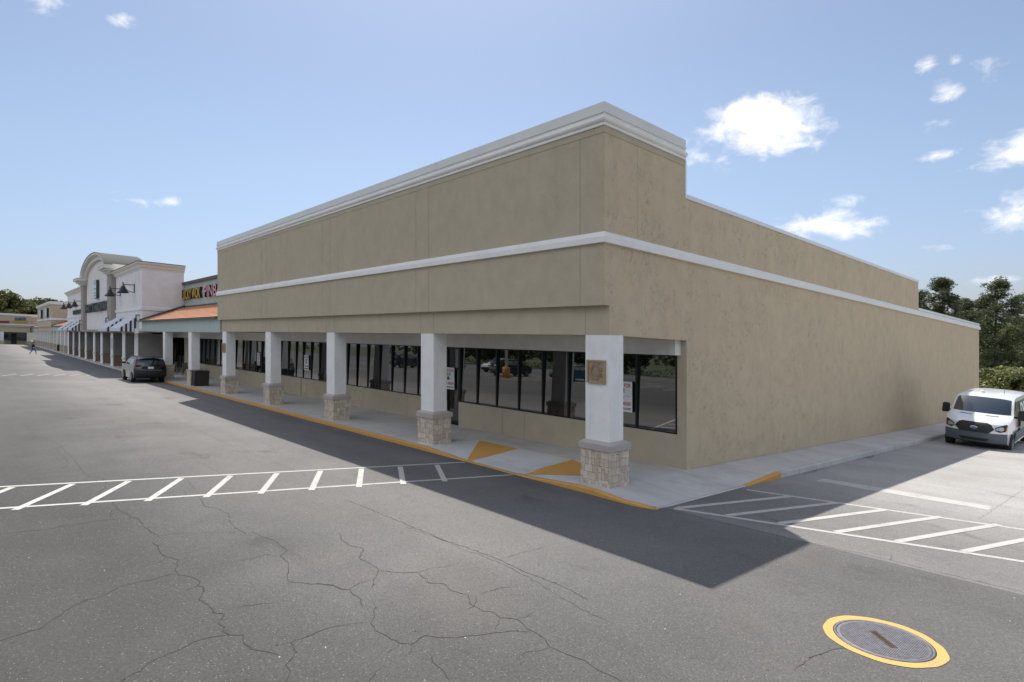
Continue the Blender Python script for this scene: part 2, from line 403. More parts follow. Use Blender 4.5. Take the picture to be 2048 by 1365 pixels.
M['bark'] = simple('bark', (.07, .05, .04), .95, var=.35, scale=3, bmp=.03)
M['pine'] = leaf_mat('pine_needles', ((.045, .06, .025), (.11, .13, .06), (.19, .20, .11)), .35)
M['oak'] = leaf_mat('oak_leaves', ((.05, .065, .022), (.14, .16, .05), (.22, .215, .08)), .22)
M['shrub'] = leaf_mat('shrub_leaves', ((.10, .135, .045), (.22, .25, .11), (.33, .31, .13)), 1.2)
M['grass'] = simple('grass_ground', (.06, .075, .03), .95, var=.4, scale=.3)
M['pgreen'] = simple('sage_green_vinyl', (.17, .20, .145), .4, var=.03)
M['van_white'] = simple('white_car_paint', (.76, .77, .79), .3, var=.02, coat=.6)
M['van_grey'] = simple('grey_bumper_plastic', (.10, .118, .14), .55, var=.05)
M['carblack'] = simple('black_car_paint', (.006, .007, .011), .15, 0.0, var=.03, coat=1.0)
M['rubber'] = simple('tyre_rubber', (.02, .02, .02), .85)
M['steel'] = simple('dull_steel', (.30, .30, .31), .4, .7)
M['chrome'] = simple('chrome', (.75, .76, .78), .15, 1.0, .02)
M['carglass'] = glass_dark('car_glass', (.02, .034, .045), 2.1)
M['lens'] = simple('clear_lamp_lens', (.42, .44, .46), .1, .4, .3, 30)
M['red_lens'] = simple('red_lamp_lens', (.16, .006, .008), .12)
M['amber'] = simple('amber_lens', (.5, .09, .02), .2)
M['darkplastic'] = simple('black_plastic', (.015, .016, .018), .6)
M['brown_panel'] = simple('dark_brown_panel', (.035, .024, .022), .6, var=.15, scale=12)
M['yellow_sign'] = simple('yellow_letter_face', (.62, .42, .03), .4)
M['pink_sign'] = simple('pink_letter_face', (.62, .33, .40), .4)
M['red_sign'] = simple('red_sign_ink', (.45, .02, .02), .5)
M['blue_sign'] = simple('blue_sign_face', (.03, .16, .36), .5)
M['green_sign'] = simple('green_sign_ink', (.02, .16, .05), .5)
M['red_far'] = simple('dark_red_letters', (.30, .02, .02), .5)
M['slate'] = simple('dark_slate_letters', (.05, .065, .07), .5)
M['silver_face'] = simple('pale_blue_letter_face', (.55, .70, .76), .4)
# ---------------------------------------------------------------- setting: ground sheets, lot, markings
def sheet(name, mat, xs, ys, lift, kind='structure', parent=None):
    b = MB(); nx = len(xs); vs = [(x, y, gz(x, y) + lift) for y in ys for x in xs]
    fs = [(j * nx + i, j * nx + i + 1, (j + 1) * nx + i + 1, (j + 1) * nx + i) for j in range(len(ys) - 1) for i in range(nx - 1)]
    b.add(vs, fs); o = b.build(name, mat, parent)
    if parent is None: tag(o, kind=kind)
    return o
sheet('ground', M['grass'], [-2500, -900, -330, -79, -9, 90, 900, 2500], [-2500, -600, -80, -5, 15, 55, 70, 300, 2500], -.06)
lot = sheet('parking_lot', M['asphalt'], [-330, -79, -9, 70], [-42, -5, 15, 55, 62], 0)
def ground_poly(b, pts, lift=.004, mi=0):
    o = len(b.v); b.add([(x, y, gz(x, y) + lift) for x, y in pts], [tuple(range(len(pts)))], mi)
def line_strip(b, a, c, w, lift=.004, step=1.5):
    a = Vector(a); c = Vector(c); d = c - a; n = max(1, int(d.length / step)); q = Vector((-d.y, d.x)).normalized() * w / 2
    cuts = sorted({i / n for i in range(n + 1)} | {t for t in [((k - a.y) / d.y) if abs(d.y) > 1e-6 else -1 for k in (-5, 15, 55)] + [((k - a.x) / d.x) if abs(d.x) > 1e-6 else -1 for k in (-79, -9)] if 0 < t < 1})
    for t0, t1 in zip(cuts, cuts[1:]):
        p, r = a + d * t0, a + d * t1
        ground_poly(b, [p - q, r - q, r + q, p + q], lift)
# left crosswalk
def crosswalk(p0, p1, off, stripes, side=(0, 0), wl=.115, ws=.14, name='crosswalk_marking'):
    b = MB(); line_strip(b, p0, p1, wl); line_strip(b, (p0[0] + off[0], p0[1] + off[1]), (p1[0] + off[0], p1[1] + off[1]), wl)
    for a, c in stripes: line_strip(b, a, c, ws, .0065)
    return b.build(name, M['white_paint'], lot)
stp = [((-17.62 + .3006 * i, -1.5 + 1.0389 * i), (-15.70 + .3006 * i, -2.58 + 1.0389 * i)) for i in range(12)]
crosswalk((-18.6, -4.5), (-14.21, 10.88), (2.13, 0.0), stp)
b = MB()
line_strip(b, (-7.42, 14.86), (-2.14, 16.56), .13); line_strip(b, (-2.14, 16.56), (8, 19.9), .13)
line_strip(b, (-7.46, 11.56), (-1.78, 13.77), .13); line_strip(b, (-1.78, 13.77), (8, 17.3), .13)
for i in range(12):
    a = (-6.42 + .965 * i, 14.98 + .37 * i + .0); c = (-7.42 + .965 * i, 11.66 + .37 * i)
    line_strip(b, (a[0], a[1] + .12), (c[0], c[1]), .155, .0065)
b.build('crosswalk_marking', M['white_paint'], lot)
b = MB(); line_strip(b, (-6.86, 18.13), (-3.0, 18.37), .58); b.build('stop_bar', M['white_paint'], lot)
# far markings
b = MB(); line_strip(b, (-98.4, -4), (-99.25, 8.5), .2); line_strip(b, (-64.9, -4), (-66.0, 8.6), .12); line_strip(b, (-61.9, -4), (-62.9, 8.6), .12)
for i in range(11): line_strip(b, (-65.2 - .02 * i, -3 + 1.1 * i), (-62.6, -4 + 1.1 * i), .22, .0065)
b.build('crosswalk_marking', M['faint_paint'], lot)
# parking stalls of the open lot (the shop windows mirror them)
b = MB()
for row, (y0, y1) in enumerate(((-9.5, -15), (-15, -20.5), (-27.5, -33), (-33, -38.5))):
    for i in range(34):
        x = -92 + 2.85 * i
        line_strip(b, (x, y0), (x + (1.0 if row % 2 else -1.0), y1), .17, step=6)
line_strip(b, (-92, -15), (3, -15), .17, step=6); line_strip(b, (-92, -33), (3, -33), .17, step=6)
b.build('stall_line', M['white_paint'], lot)
b = MB()
for x in (-44.5, -22.5):
    for i in range(9): line_strip(b, (x + .6 * i, -6.2), (x + .6 * i + 1.8, -9.2), .1)
    line_strip(b, (x - .2, -6.2), (x + 5, -6.2), .1); line_strip(b, (x + 1.6, -9.2), (x + 6.8, -9.2), .1)
b.build('hatched_marking', M['yellow_paint'], lot)
# arrows on the lane
b = MB()
for x, y, s in ((-11, -6.4, 1), (-30, -23.5, -1), (-52, -23.5, 1)):
    line_strip(b, (x - 1.2 * s, y), (x + .3 * s, y), .16); ground_poly(b, [(x + .3 * s, y - .38), (x + 1.2 * s, y), (x + .3 * s, y + .38)][:: (1 if s > 0 else -1)], .004)
b.build('lane_arrow', M['white_paint'], lot)

CR = [(3,[(-14.72,2.08),(-14.24,2.05),(-13.93,2.05),(-13.6,2.09),(-13.13,2.14),(-12.93,2.23),(-12.53,2.23),(-12.22,2.22),(-11.89,2.25),(-11.51,2.3)]),(2,[(-13.93,2.05),(-13.77,1.95),(-13.34,1.84)]),(2,[(-13.26,0.16),(-13.14,0.29),(-13.12,0.55),(-13.05,0.87),(-13.09,1.25),(-13.16,1.61),(-13.15,1.82),(-13.05,2.02),(-12.96,2.23)]),(1,[(-13.05,0.87),(-13.21,1.17),(-13.25,1.39)]),(3,[(-11.33,2.16),(-11.04,2.19),(-10.82,2.15),(-10.59,2.15),(-10.41,2.18),(-10.18,2.29),(-10.0,2.23),(-9.91,2.23),(-9.76,2.14),(-9.52,2.14),(-9.37,2.25),(-9.11,2.32),(-8.95,2.24),(-8.88,2.08)]),(3,[(-8.95,2.24),(-8.86,2.3),(-8.58,2.21),(-8.47,2.14),(-8.26,2.19),(-8.07,2.2),(-7.96,2.18),(-7.85,2.27),(-7.62,2.14),(-7.49,2.17),(-7.38,2.13),(-7.26,2.15),(-7.16,2.28),(-6.94,2.22),(-6.77,2.25),(-6.63,2.35),(-6.48,2.43)]),(2,[(-7.26,2.15),(-7.31,2.02),(-7.33,1.9),(-7.33,1.8),(-7.26,1.71),(-7.21,1.58),(-7.17,1.44),(-7.12,1.31),(-7.01,1.23),(-6.95,1.1),(-6.87,1.02)]),(2,[(-8.53,0.12),(-8.59,0.19),(-8.64,0.35),(-8.68,0.53),(-8.9,0.7),(-9.16,0.88),(-9.27,1.03),(-9.32,1.22),(-9.51,1.43),(-9.54,1.63),(-9.54,1.84),(-9.62,2.11)]),(1,[(-10.17,2.06),(-10.05,2.16)]),(1,[(-10.41,2.18),(-10.19,2.03)]),(1,[(-11.61,2.32),(-11.59,2.52),(-11.41,2.85),(-11.23,3.19),(-11.07,3.45)]),(1,[(-10.18,2.29),(-10.11,2.48)]),(2,[(-13.92,3.53),(-13.13,3.45),(-12.88,3.59),(-12.31,3.65),(-11.89,3.53),(-11.4,3.47),(-11.15,3.48),(-10.88,3.51)]),(2,[(-10.91,3.64),(-10.59,3.67),(-10.23,3.77),(-9.92,3.75),(-9.65,3.77),(-9.45,3.56),(-9.01,3.53),(-8.63,3.35),(-8.37,3.28),(-8.16,3.46),(-7.9,3.7),(-7.69,3.75),(-7.58,3.84)]),(1,[(-9.45,3.56),(-9.65,3.42),(-9.58,3.19),(-9.61,2.92)]),(1,[(-6.7,2.49),(-6.67,2.63),(-6.69,2.84),(-6.74,3.11),(-6.69,3.37)]),(2,[(-6.68,2.63),(-6.43,2.6),(-6.32,2.51),(-6.24,2.41),(-6.09,2.41),(-5.99,2.34),(-5.91,2.26)]),(1,[(-7.94,2.46),(-7.88,2.71),(-7.77,2.93)]),(2,[(-10.01,4.84),(-9.63,4.7),(-9.28,4.67),(-9.01,4.78),(-8.64,4.51),(-8.36,4.53),(-8.02,4.51),(-7.74,4.26),(-7.44,4.08)]),(2,[(-8.02,4.51),(-7.84,4.62),(-7.67,4.82),(-7.59,4.94),(-7.15,4.84),(-7.02,4.99),(-6.76,4.93),(-6.5,5.03),(-6.28,4.88),(-6.17,4.87),(-5.98,4.88),(-5.92,4.95),(-5.7,4.93),(-5.55,5.07),(-5.23,5.0),(-4.97,4.99),(-4.79,4.9),(-4.55,4.93),(-4.36,4.99),(-4.15,4.95),(-3.96,4.98),(-3.8,4.97)]),(1,[(-6.43,5.09),(-6.27,5.0),(-6.17,4.87),(-6.14,4.68)]),(1,[(-7.59,4.94),(-7.63,5.15),(-7.52,5.55)]),(1,[(-5.7,4.93),(-5.45,4.62)]),(1,[(-5.55,5.07),(-5.52,5.21),(-5.58,5.4)]),(2,[(-8.23,3.38),(-7.89,3.72),(-7.71,3.73),(-7.62,3.83),(-7.45,3.79),(-7.24,3.8),(-7.01,3.71)]),(1,[(-7.62,3.83),(-7.75,4.06),(-7.74,4.26)]),(2,[(-7.0,3.77),(-6.87,3.8),(-6.65,3.67),(-6.56,3.57),(-6.42,3.55),(-6.35,3.51),(-6.2,3.55),(-5.91,3.59),(-5.81,3.68),(-5.89,3.92),(-5.77,4.0),(-5.62,4.17),(-5.56,4.36),(-5.44,4.62),(-5.36,4.8),(-5.2,4.97)]),(1,[(-6.67,2.74),(-6.73,2.98),(-6.72,3.24),(-6.58,3.54)]),(1,[(-5.91,3.59),(-5.79,3.35)]),(1,[(-5.6,3.21),(-5.55,3.09),(-5.41,2.93)]),(1,[(-5.81,3.68),(-5.68,3.6),(-5.61,3.49)]),(1,[(-4.79,4.9),(-4.8,4.77),(-4.88,4.61),(-4.84,4.42)]),(2,[(-5.5,3.73),(-5.3,3.65),(-5.11,3.64),(-4.93,3.58)]),(2,[(-12.12,5.96),(-11.57,6.02),(-10.64,6.05),(-9.8,6.08),(-9.18,6.11),(-8.49,6.13),(-8.05,6.22),(-7.38,6.27),(-7.25,6.28),(-6.75,6.25),(-6.29,6.29),(-5.79,6.31),(-5.37,6.25)]),(1,[(-9.64,5.98),(-8.78,6.09),(-8.24,6.12),(-8.05,6.06),(-7.67,6.17),(-7.05,6.19),(-6.73,6.15),(-6.48,6.16),(-6.12,6.09),(-5.71,6.02),(-5.32,5.96),(-4.79,5.95)]),(1,[(-7.32,6.34),(-7.31,6.81),(-7.32,7.33)]),(1,[(-6.4,5.14),(-6.43,5.5),(-6.32,5.81)]),(1,[(-4.61,10.26),(-4.55,10.66),(-4.48,11.1),(-4.53,11.46)]),(1,[(-2.79,6.66),(-2.79,6.97),(-2.78,7.18),(-2.73,7.38),(-2.68,7.58),(-2.61,7.71)]),(2,[(-7.92,11.31),(-7.1,11.34),(-6.32,11.4),(-5.49,11.52),(-4.61,11.6),(-4.19,11.67),(-3.34,11.8),(-2.55,11.8),(-1.85,11.86),(-1.51,11.86)]),(1,[(-57.44,6.81),(-48.42,6.67),(-40.78,6.31),(-36.64,5.89),(-35.04,6.19),(-33.24,6.36),(-30.24,6.23),(-26.49,6.18),(-23.45,6.14),(-21.39,6.16),(-19.93,6.08),(-18.58,6.11)]),(1,[(-34.74,1.77),(-32.45,1.74),(-29.25,1.34),(-26.12,1.37),(-25.03,1.51),(-23.63,1.8),(-22.44,1.9),(-20.42,1.95),(-18.92,1.97),(-17.99,1.95),(-17.43,1.99)]),(1,[(-23.11,1.7),(-21.24,1.77),(-19.63,1.82),(-18.77,1.59)]),(2,[(-17.51,2.0),(-17.13,2.21),(-16.47,2.22),(-16.06,2.14),(-15.47,1.95),(-14.83,1.91)]),(1,[(-18.2,4.54),(-17.42,4.59),(-16.34,4.58),(-15.9,4.55)]),(1,[(-20.56,6.27),(-18.38,6.23),(-16.49,6.27),(-14.8,6.28)]),(1,[(-16.2,3.67),(-15.49,3.73),(-14.77,3.66)]),(1,[(-14.82,3.46),(-14.5,3.41),(-14.28,3.32)]),(1,[(-3.38,12.14),(-3.31,11.92),(-3.31,11.77)]),(1,[(-2.93,16.66),(-2.92,18.67),(-2.9,20.76),(-2.89,22.37)])]
def cracks():
    b = MB(); rn = random.Random(4)
    for w, pts in CR:
        P = [Vector(p) for p in pts]; fine = [P[0]]
        for p, q in zip(P, P[1:]):
            L = (q - p).length; n = max(1, min(14, int(L / .07))); nr = Vector((-(q - p).y, (q - p).x)).normalized() if L else Vector((0, 0))
            for i in range(1, n + 1):
                fine.append(p.lerp(q, i / n) + nr * rn.uniform(-1, 1) * (min(.022, L * .06) if i < n else .004))
        m = len(fine); wd = [(w * .0023 + .001) * rn.uniform(.35, 1.25) for _ in fine]
        wd[0] *= .3; wd[-1] *= .3
        for i in range(m - 1):
            d = fine[i + 1] - fine[i]
            if d.length < 1e-4: continue
            q = Vector((-d.y, d.x)).normalized()
            ground_poly(b, [fine[i] - q * wd[i], fine[i + 1] - q * wd[i + 1], fine[i + 1] + q * wd[i + 1], fine[i] + q * wd[i]], .003 + .0001 * (i % 3))
            if rn.random() < .05 * w:       # crumbled chips
                c = fine[i]; r = rn.uniform(.008, .022); ground_poly(b, [(c.x - r, c.y), (c.x, c.y - r * .7), (c.x + r, c.y + r * .2), (c.x, c.y + r)], .0036)
    return b.build('crack', M['crack'], lot)
cracks()

# ---------------------------------------------------------------- sidewalk with kerb and kerb ramps
def ramp_f(x, y):
    """1 = full kerb height, 0 = flush with the road"""
    f = 1.0
    d = (13.2 - y) / 2.1                                        # front crossing ramp, flares both sides
    if d > 0:
        inner = clip(max(-14.3 - x, x + 12.0) / 2.2, 0, 1)      # 0 inside the landing, 1 past the flares
        f = min(f, 1 - clip(d, 0, 1) * (1 - inner))
    if x > -9.25 and y < 17.3:                                  # corner ramp down to the side lot
        e = clip((x + 9.25) / 1.6, 0, 1); g = clip((17.3 - y) / 2.0, 0, 1)
        g2 = clip((y - 10.9) / .6, 0, 1) if x > -8.2 else 1
        f = min(f, 1 - e * g * (0.35 + .65 * g2))
    return f
def top(x, y):
    """sidewalk surface in site height"""
    full = .08 + .0045 * clip(x + 9, -70, 0) + .07 * clip((y - 11) / 3.9, 0, 1) - .0055 * clip(y - 15, 0, 40)
    if x > -9.2: full -= .02 * (x + 9.2)
    r = gzs(x, y) + .006
    return r + (full - r) * ramp_f(x, y)
def lin(a, b, n): return [a + (b - a) * i / n for i in range(n + 1)]
walk = empty('sidewalk', (0, 0, 0)); tag(walk, kind='structure')
def slab(name, xs, ys, mat, parent=walk, lift=0.0):
    b = MB(); nx = len(xs)
    b.add([(x, y, top(x, y) + lift) for y in ys for x in xs], [(j * nx + i, j * nx + i + 1, (j + 1) * nx + i + 1, (j + 1) * nx + i) for j in range(len(ys) - 1) for i in range(nx - 1)], 0, False)
    return b, b.build(name, mat, parent, site=True)
YC0, YC1 = 10.95, 11.1
xs = [-212, -150, -79] + lin(-64, -18, 23) + lin(-17.5, -7.62, 40)
slab('walk_slab', [x for x in xs if x <= -9.2] + [-9.2], [YC1, 11.6, 12.2, 13.2, 14.0, 15.1], M['conc'])
slab('walk_slab', [-9.2, -8.8, -8.4, -8.0, -7.62], [YC1] + lin(11.3, 15.3, 12) + lin(15.5, 17.3, 6) + [22, 30, 40, 52, 54], M['conc'])
# pale landing poured at the crossing
def patch(name, pts, mat, lift):
    # sample a polygon on the walk: fan of small quads between two edges
    b = MB(); n = 10; a, c, d, e = [Vector(p) for p in pts]
    for i in range(n):
        for j in range(n):
            q = [a.lerp(c, u).lerp(e.lerp(d, u), v) for u, v in ((i / n, j / n), ((i + 1) / n, j / n), ((i + 1) / n, (j + 1) / n), (i / n, (j + 1) / n))]
            b.add([(p.x, p.y, top(p.x, p.y) + lift) for p in q], [(0, 1, 2, 3)])
    return b.build(name, mat, walk, site=True)
patch('landing', [(-17.3, 11.11), (-9.99, 11.11), (-10.6, 13.35), (-16.5, 13.3)], M['conc_lt'], .004)
patch('painted_flare', [(-14.42, 11.12), (-14.24, 11.12), (-14.45, 13.27), (-16.45, 13.25)], M['yellow_paint'], .010)
patch('painted_flare', [(-12.05, 11.12), (-11.85, 11.12), (-9.99, 12.35), (-12.1, 13.36)], M['yellow_paint'], .010)
# kerbs
def kerb(name, path, mat, ins, step=None):
    """path: list of (x, y) along the kerb face; ins = inward offset vector; slight joints every ~3 m"""
    b = MB()
    for i in range(len(path) - 1):
        (x0, y0), (x1, y1) = path[i], path[i + 1]
        t0, t1 = top(x0 + ins[0], y0 + ins[1]), top(x1 + ins[0], y1 + ins[1])
        g0, g1 = gzs(x0, y0) - .03, gzs(x1, y1) - .03
        cb = .02; ux, uy = ins
        A = [(x0, y0, g0), (x1, y1, g1), (x1, y1, max(t1 - cb, g1 + .03)), (x0, y0, max(t0 - cb, g0 + .03)),
             (x1 + ux * .15, y1 + uy * .15, t1 + .002), (x0 + ux * .15, y0 + uy * .15, t0 + .002), (x1 + ux, y1 + uy, t1 + .002), (x0 + ux, y0 + uy, t0 + .002)]
        b.add(A, [(0, 1, 2, 3), (3, 2, 4, 5), (5, 4, 6, 7)])
    return b.build(name, mat, walk, site=True)
kx = [x for x in [-66] + lin(-64, -18, 23) + lin(-17.5, -7.62, 40)]
kerb('kerb', [(x, YC0 + .012 * math.sin(x * 1.7) + .008 * math.sin(x * 5.1)) for x in kx if x <= -8.1] + [(-7.9, YC0 + .04), (-7.7, YC0 + .13), (-7.6, YC0 + .2)], M['yellow_paint'], (0, .15))
kerb('kerb', [(x, YC0) for x in [-212, -150, -79, -66]], M['conc'], (0, .15))
ky = lin(15.25, 17.3, 8)
kerb('kerb', [(-7.6, y) for y in ky], M['yellow_paint'], (-.15, 0))
kerb('kerb', [(-7.6 + .01 * math.sin(y * 1.3), y) for y in [17.3] + lin(17.8, 54, 40)], M['conc'], (-.15, 0))
kerb('kerb', [(-7.62, y) for y in lin(11.15, 15.25, 10)], M['conc'], (-.15, 0))

# ---------------------------------------------------------------- manhole
mh = empty('manhole_cover', (-2.40, 8.30, gz(-2.4, 8.3)), (math.atan(-K), 0, 0), 'round iron manhole cover with a rusty name plate inside a painted yellow ring', 'manhole cover')
b = MB(); seg = 72
for i in range(seg):
    a0, a1 = 2 * math.pi * i / seg, 2 * math.pi * (i + 1) / seg
    ro = lambda a: .655 + .006 * math.sin(a * 5 + 1) + .004 * math.sin(a * 13)
    ri = lambda a: .535 + .004 * math.sin(a * 9)
    b.add([(ri(a0) * math.cos(a0), ri(a0) * math.sin(a0), .006), (ro(a0) * math.cos(a0), ro(a0) * math.sin(a0), .006), (ro(a1) * math.cos(a1), ro(a1) * math.sin(a1), .006), (ri(a1) * math.cos(a1), ri(a1) * math.sin(a1), .006)], [(0, 1, 2, 3)])
b.build('yellow_ring', M['yellow_ring'], mh)
MB().lathe([(.532, .0065), (.541, .0068), (.544, .0062)], seg=64).build('grit_gap', M['crack'], mh)
b = MB(); b.lathe([(.532, .003), (.532, .010), (.508, .010), (.506, .002)], seg=64); b.build('frame', M['iron'], mh)
b = MB(); b.lathe([(0.001, .008), (.47, .008), (.498, .0095), (.502, .003)], seg=64)
for i in range(-23, 24):                       # raised checker grid
    q = i * .02; L = math.sqrt(max(0, .465 ** 2 - q * q))
    for s_, e_ in (((-L, -.09 if abs(q) < .17 * 99 and abs(q) < .2 and False else L)),):
        b.box(s_, e_, q - .004, q + .004, .008, .0115); b.box(q - .004, q + .004, s_, e_, .008, .0118)
b.build('cover', M['iron'], mh)
plate = MB().box(-.22, .22, -.045, .045, .0075, .0135).build('name_plate', M['rust'], mh); plate.rotation_euler = (0, 0, R(-42))
tx = text_obj('lettering', 'SANITARY', M['black'], .38, .055, .001, plate, (-.19, -.028, .0136), (1, 0, 0), (0, 1, 0), .01)

# ---------------------------------------------------------------- vacant corner store
XL, XR, YF, YW = -40.3, -9.21, 11.27, 14.91
vs_ = empty('store_building', (-24.7, 14.9, sh(14.9)), label='large vacant beige corner store with white cornice, square white columns and dark windows', cat='building')
def P(b, name, mat, parent=None): return b.build(name, mat, parent or vs_, site=True)
prof = [(11.276, 4.52), (11.276, 9.2), (14.8, 9.2), (14.8, 7.82), (37.65, 7.82), (37.65, 6.34), (52.55, 6.34), (52.55, -1.5), (14.916, -1.5), (14.916, 3.8), (11.476, 3.8), (11.476, 4.52)]
prof2 = []
for i, p in enumerate(prof):
    q = prof[(i + 1) % len(prof)]; n = max(1, int(abs(p[0] - q[0]) / 6)); prof2 += [(p[0] + (q[0] - p[0]) * k / n, p[1] + (q[1] - p[1]) * k / n) for k in range(n)]
P(MB().prism(prof2, 'x', XR - .3, XR), 'side_wall', M['beige'])
b = MB()
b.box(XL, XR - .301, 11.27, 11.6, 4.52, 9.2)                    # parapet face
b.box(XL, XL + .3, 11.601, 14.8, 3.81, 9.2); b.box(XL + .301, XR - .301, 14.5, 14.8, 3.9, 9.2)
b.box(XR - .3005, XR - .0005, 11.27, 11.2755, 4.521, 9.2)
P(b, 'parapet_wall', M['beige_front_shade'])
b = MB(); b.box(XL + .2, XR - .301, 11.47, 12.0, 3.8, 4.519); b.box(XR - .9, XR - .301, 12.001, 14.9, 3.8, 4.519); b.box(XR - .3005, XR - .0005, 11.47, 11.4755, 3.801, 4.519); P(b, 'beam', M['beige_front_shade'])
b = MB(); b.box(XL + .3, XR - .3, 11.6, 14.5, 8.6, 8.8); b.box(XL, XR - .3, 14.8, 37.6, 7.0, 7.2); b.box(XL, XR - .3, 37.6, 52.5, 5.6, 5.8); P(b, 'roof', M['roof_metal'])
b = MB(); b.box(XL, XL + .3, 14.92, 52.5, -1.5, 7.8); b.box(XL, XR - .31, 52.2, 52.5, -1.5, 6.3); P(b, 'rear_wall', M['beige'])
# shop front wall: knee walls between the doors and the strip over the windows
DOORS = [(-20.72, -19.98), (-43.9 + 99, -43.1 + 99)]
KN = [(XL, -36.16), (-36.08, -28.2), (-28.185, -20.78), (-19.92, -17.16), (-17.145, XR - .301)]
b = MB()
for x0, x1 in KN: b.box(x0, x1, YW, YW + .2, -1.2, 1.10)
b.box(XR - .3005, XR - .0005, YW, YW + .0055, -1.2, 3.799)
P(b, 'knee_wall', M['beige_front_shade'])
b = MB(); b.box(XL, XR - .31, YW + .06, YW + .2, 3.36, 4.0); P(b, 'upper_wall', M['grey_st'])
b = MB(); b.box(XL, -9.40, 14.62, YW + .03, 3.37, 3.93); P(b, 'bulkhead', M['grey_st'])
b = MB(); b.box(XL, XR - .91, 12.001, 14.9, 3.93, 4.1); P(b, 'arcade_ceiling', M['ceil'])
b = MB().box(-35.95, -35.30, YW - .006, YW, .20, .76); inner = P(b, 'access_panel', M['joint']); P(MB().box(-35.93, -35.32, YW - .010, YW - .0065, .22, .74), 'panel_face', M['beige'], inner)
b = MB(); b.box(-36.155, -36.085, YW + .02, YW + .06, -.3, 1.1); P(b, 'conduit', M['rust'])
# interior so the glass has a dark room behind it
P(MB().box(XL + .3, XR - .32, 17.4, 17.5, -1, 4), 'back_partition', M['darkplastic'])

def window_bank(parent, xs, z0, z1, y=YW + .05, mull=.075, name='window', tilt=-.030, zs=True, fmat='frame', gmat='glass'):
    """storefront: black frame with mullions at xs (centres), one pane between each pair"""
    f = MB(); w = mull / 2
    f.box(xs[0] - w, xs[-1] + w, y - .03, y + .09, z0 - .06, z0); f.box(xs[0] - w, xs[-1] + w, y - .03, y + .09, z1, z1 + .05)
    for x in xs: f.box(x - w, x + w, y - .032, y + .092, z0, z1)
    fr = f.build(name, M[fmat], parent, site=True)
    for i, (a, c) in enumerate(zip(xs, xs[1:])):
        dx = .0015 * math.sin(i * 2.3 + xs[0]); g = MB()
        g.add([(a + w, y + .0 + dx, z0), (c - w, y + .0 - dx, z0), (c - w, y + .0 - dx - tilt * (z1 - z0), z1), (a + w, y + .0 + dx - tilt * (z1 - z0), z1)], [(0, 1, 2, 3)])
        g.build('glass_pane', M[gmat], fr, site=True)
    return fr
Z0, Z1 = 1.14, 3.34
window_bank(vs_, [-19.86, -18.72, -17.52, -16.26, -15.0, -13.76, -12.5, -10.95, -9.55], Z0, Z1)
window_bank(vs_, [-28.9, -27.75, -26.55, -25.35, -24.2, -23.05, -21.95, -20.80], Z0, Z1)
window_bank(vs_, [-39.6, -38.25, -37.0, -35.9, -34.7, -33.55, -32.3, -31.15, -30.0, -28.9], Z0, Z1)
def shop_door(x0, x1, z0, z1, parent, y=YW + .06):
    f = MB(); w = .06
    f.box(x0, x0 + w, y - .03, y + .06, z0, z1); f.box(x1 - w, x1, y - .03, y + .06, z0, z1); f.box(x0 + w, x1 - w, y - .03, y + .06, z1 - .07, z1)
    f.box(x0 + w, x1 - w, y - .03, y + .06, 2.42, 2.50); f.box(x0 + w, x1 - w, y - .02, y + .05, z0, z0 + .22)
    d = f.build('door', M['frame'], parent, site=True)
    MB().box(x0 + w, x1 - w, y + .01, y + .03, z0 + .22, 2.42).build('glass_pane', M['glass'], d, site=True)
    MB().box(x0 + w, x1 - w, y + .01, y + .03, 2.5, z1 - .07).build('transom', M['glass'], d, site=True)
    h = MB(); h.path([(x1 - .13, y - .03, 1.0), (x1 - .13, y - .09, 1.0), (x1 - .13, y - .09, 1.35), (x1 - .13, y - .03, 1.35)], .014); h.build('handle', M['steel'], d, site=True)
    return d
shop_door(-20.76, -19.92, .04, 3.36, vs_)
# control joints in the stucco, in line with the columns
CX = [-9.98, -17.5, -25.0, -32.5, -40.0]; CW = .77
def joint(*a): P(MB().box(*a), 'control_joint', M['joint'])
for x in CX:
    for q in (x, x + CW):
        if q > -9.3: continue
        if q > -40.2: joint(q - .005, q + .005, 11.2665, 11.2705, 6.31, 8.85); joint(q - .005, q + .005, 11.2665, 11.2705, 4.53, 6.02); joint(q - .005, q + .005, 11.4665, 11.4705, 3.805, 4.515)
joint(XR - .0004, XR + .0018, 12.597, 12.603, 6.35, 8.85)
joint(XR - .0004, XR + .003, 46.4, 46.42, -.1, 1.2)
for q in (-15.9, -23.9, -31.6): joint(q - .006, q + .006, YW - .003, YW + .001, 0, 1.08)

# mouldings swept round the front and the side return
def sweep(prof, path, outs, name, mat, parent):
    """prof: closed (offset outwards, z) ; path: list of (x, y); outs: mitred outward vector at each path point"""
    b = MB(); n = len(prof); vs = []
    for (x, y), (ox, oy) in zip(path, outs):
        vs += [(x + ox * d, y + oy * d, z) for d, z in prof]
    fs = []
    for k in range(len(path) - 1):
        for i in range(n):
            j = (i + 1) % n; fs.append((k * n + i, k * n + j, (k + 1) * n + j, (k + 1) * n + i))
    fs.append(tuple(range(n))); fs.append(tuple(range((len(path) - 1) * n, len(path) * n))[::-1])
    b.add(vs, fs); return b.build(name, mat, parent, site=True)
co = P(MB().box(XL + .05, XR - .35, 11.32, 14.75, 9.19, 9.3), 'parapet_top', M['coping'])
PT = [(XL, YF), (XR, YF), (XR, 14.8)]; OU = [(0, -1), (1, -1), (1, 0)]
bull = [(.03 + .075 * math.sin(a), 9.015 + .072 * math.cos(a)) for a in [math.pi * i / 10 for i in range(11)]]
sweep([(-.08, 9.42), (.045, 9.42), (.045, 9.235), (.062, 9.225), (.062, 9.165), (.0, 9.165), (-.08, 9.2)], PT, OU, 'parapet_coping', M['coping'], vs_)
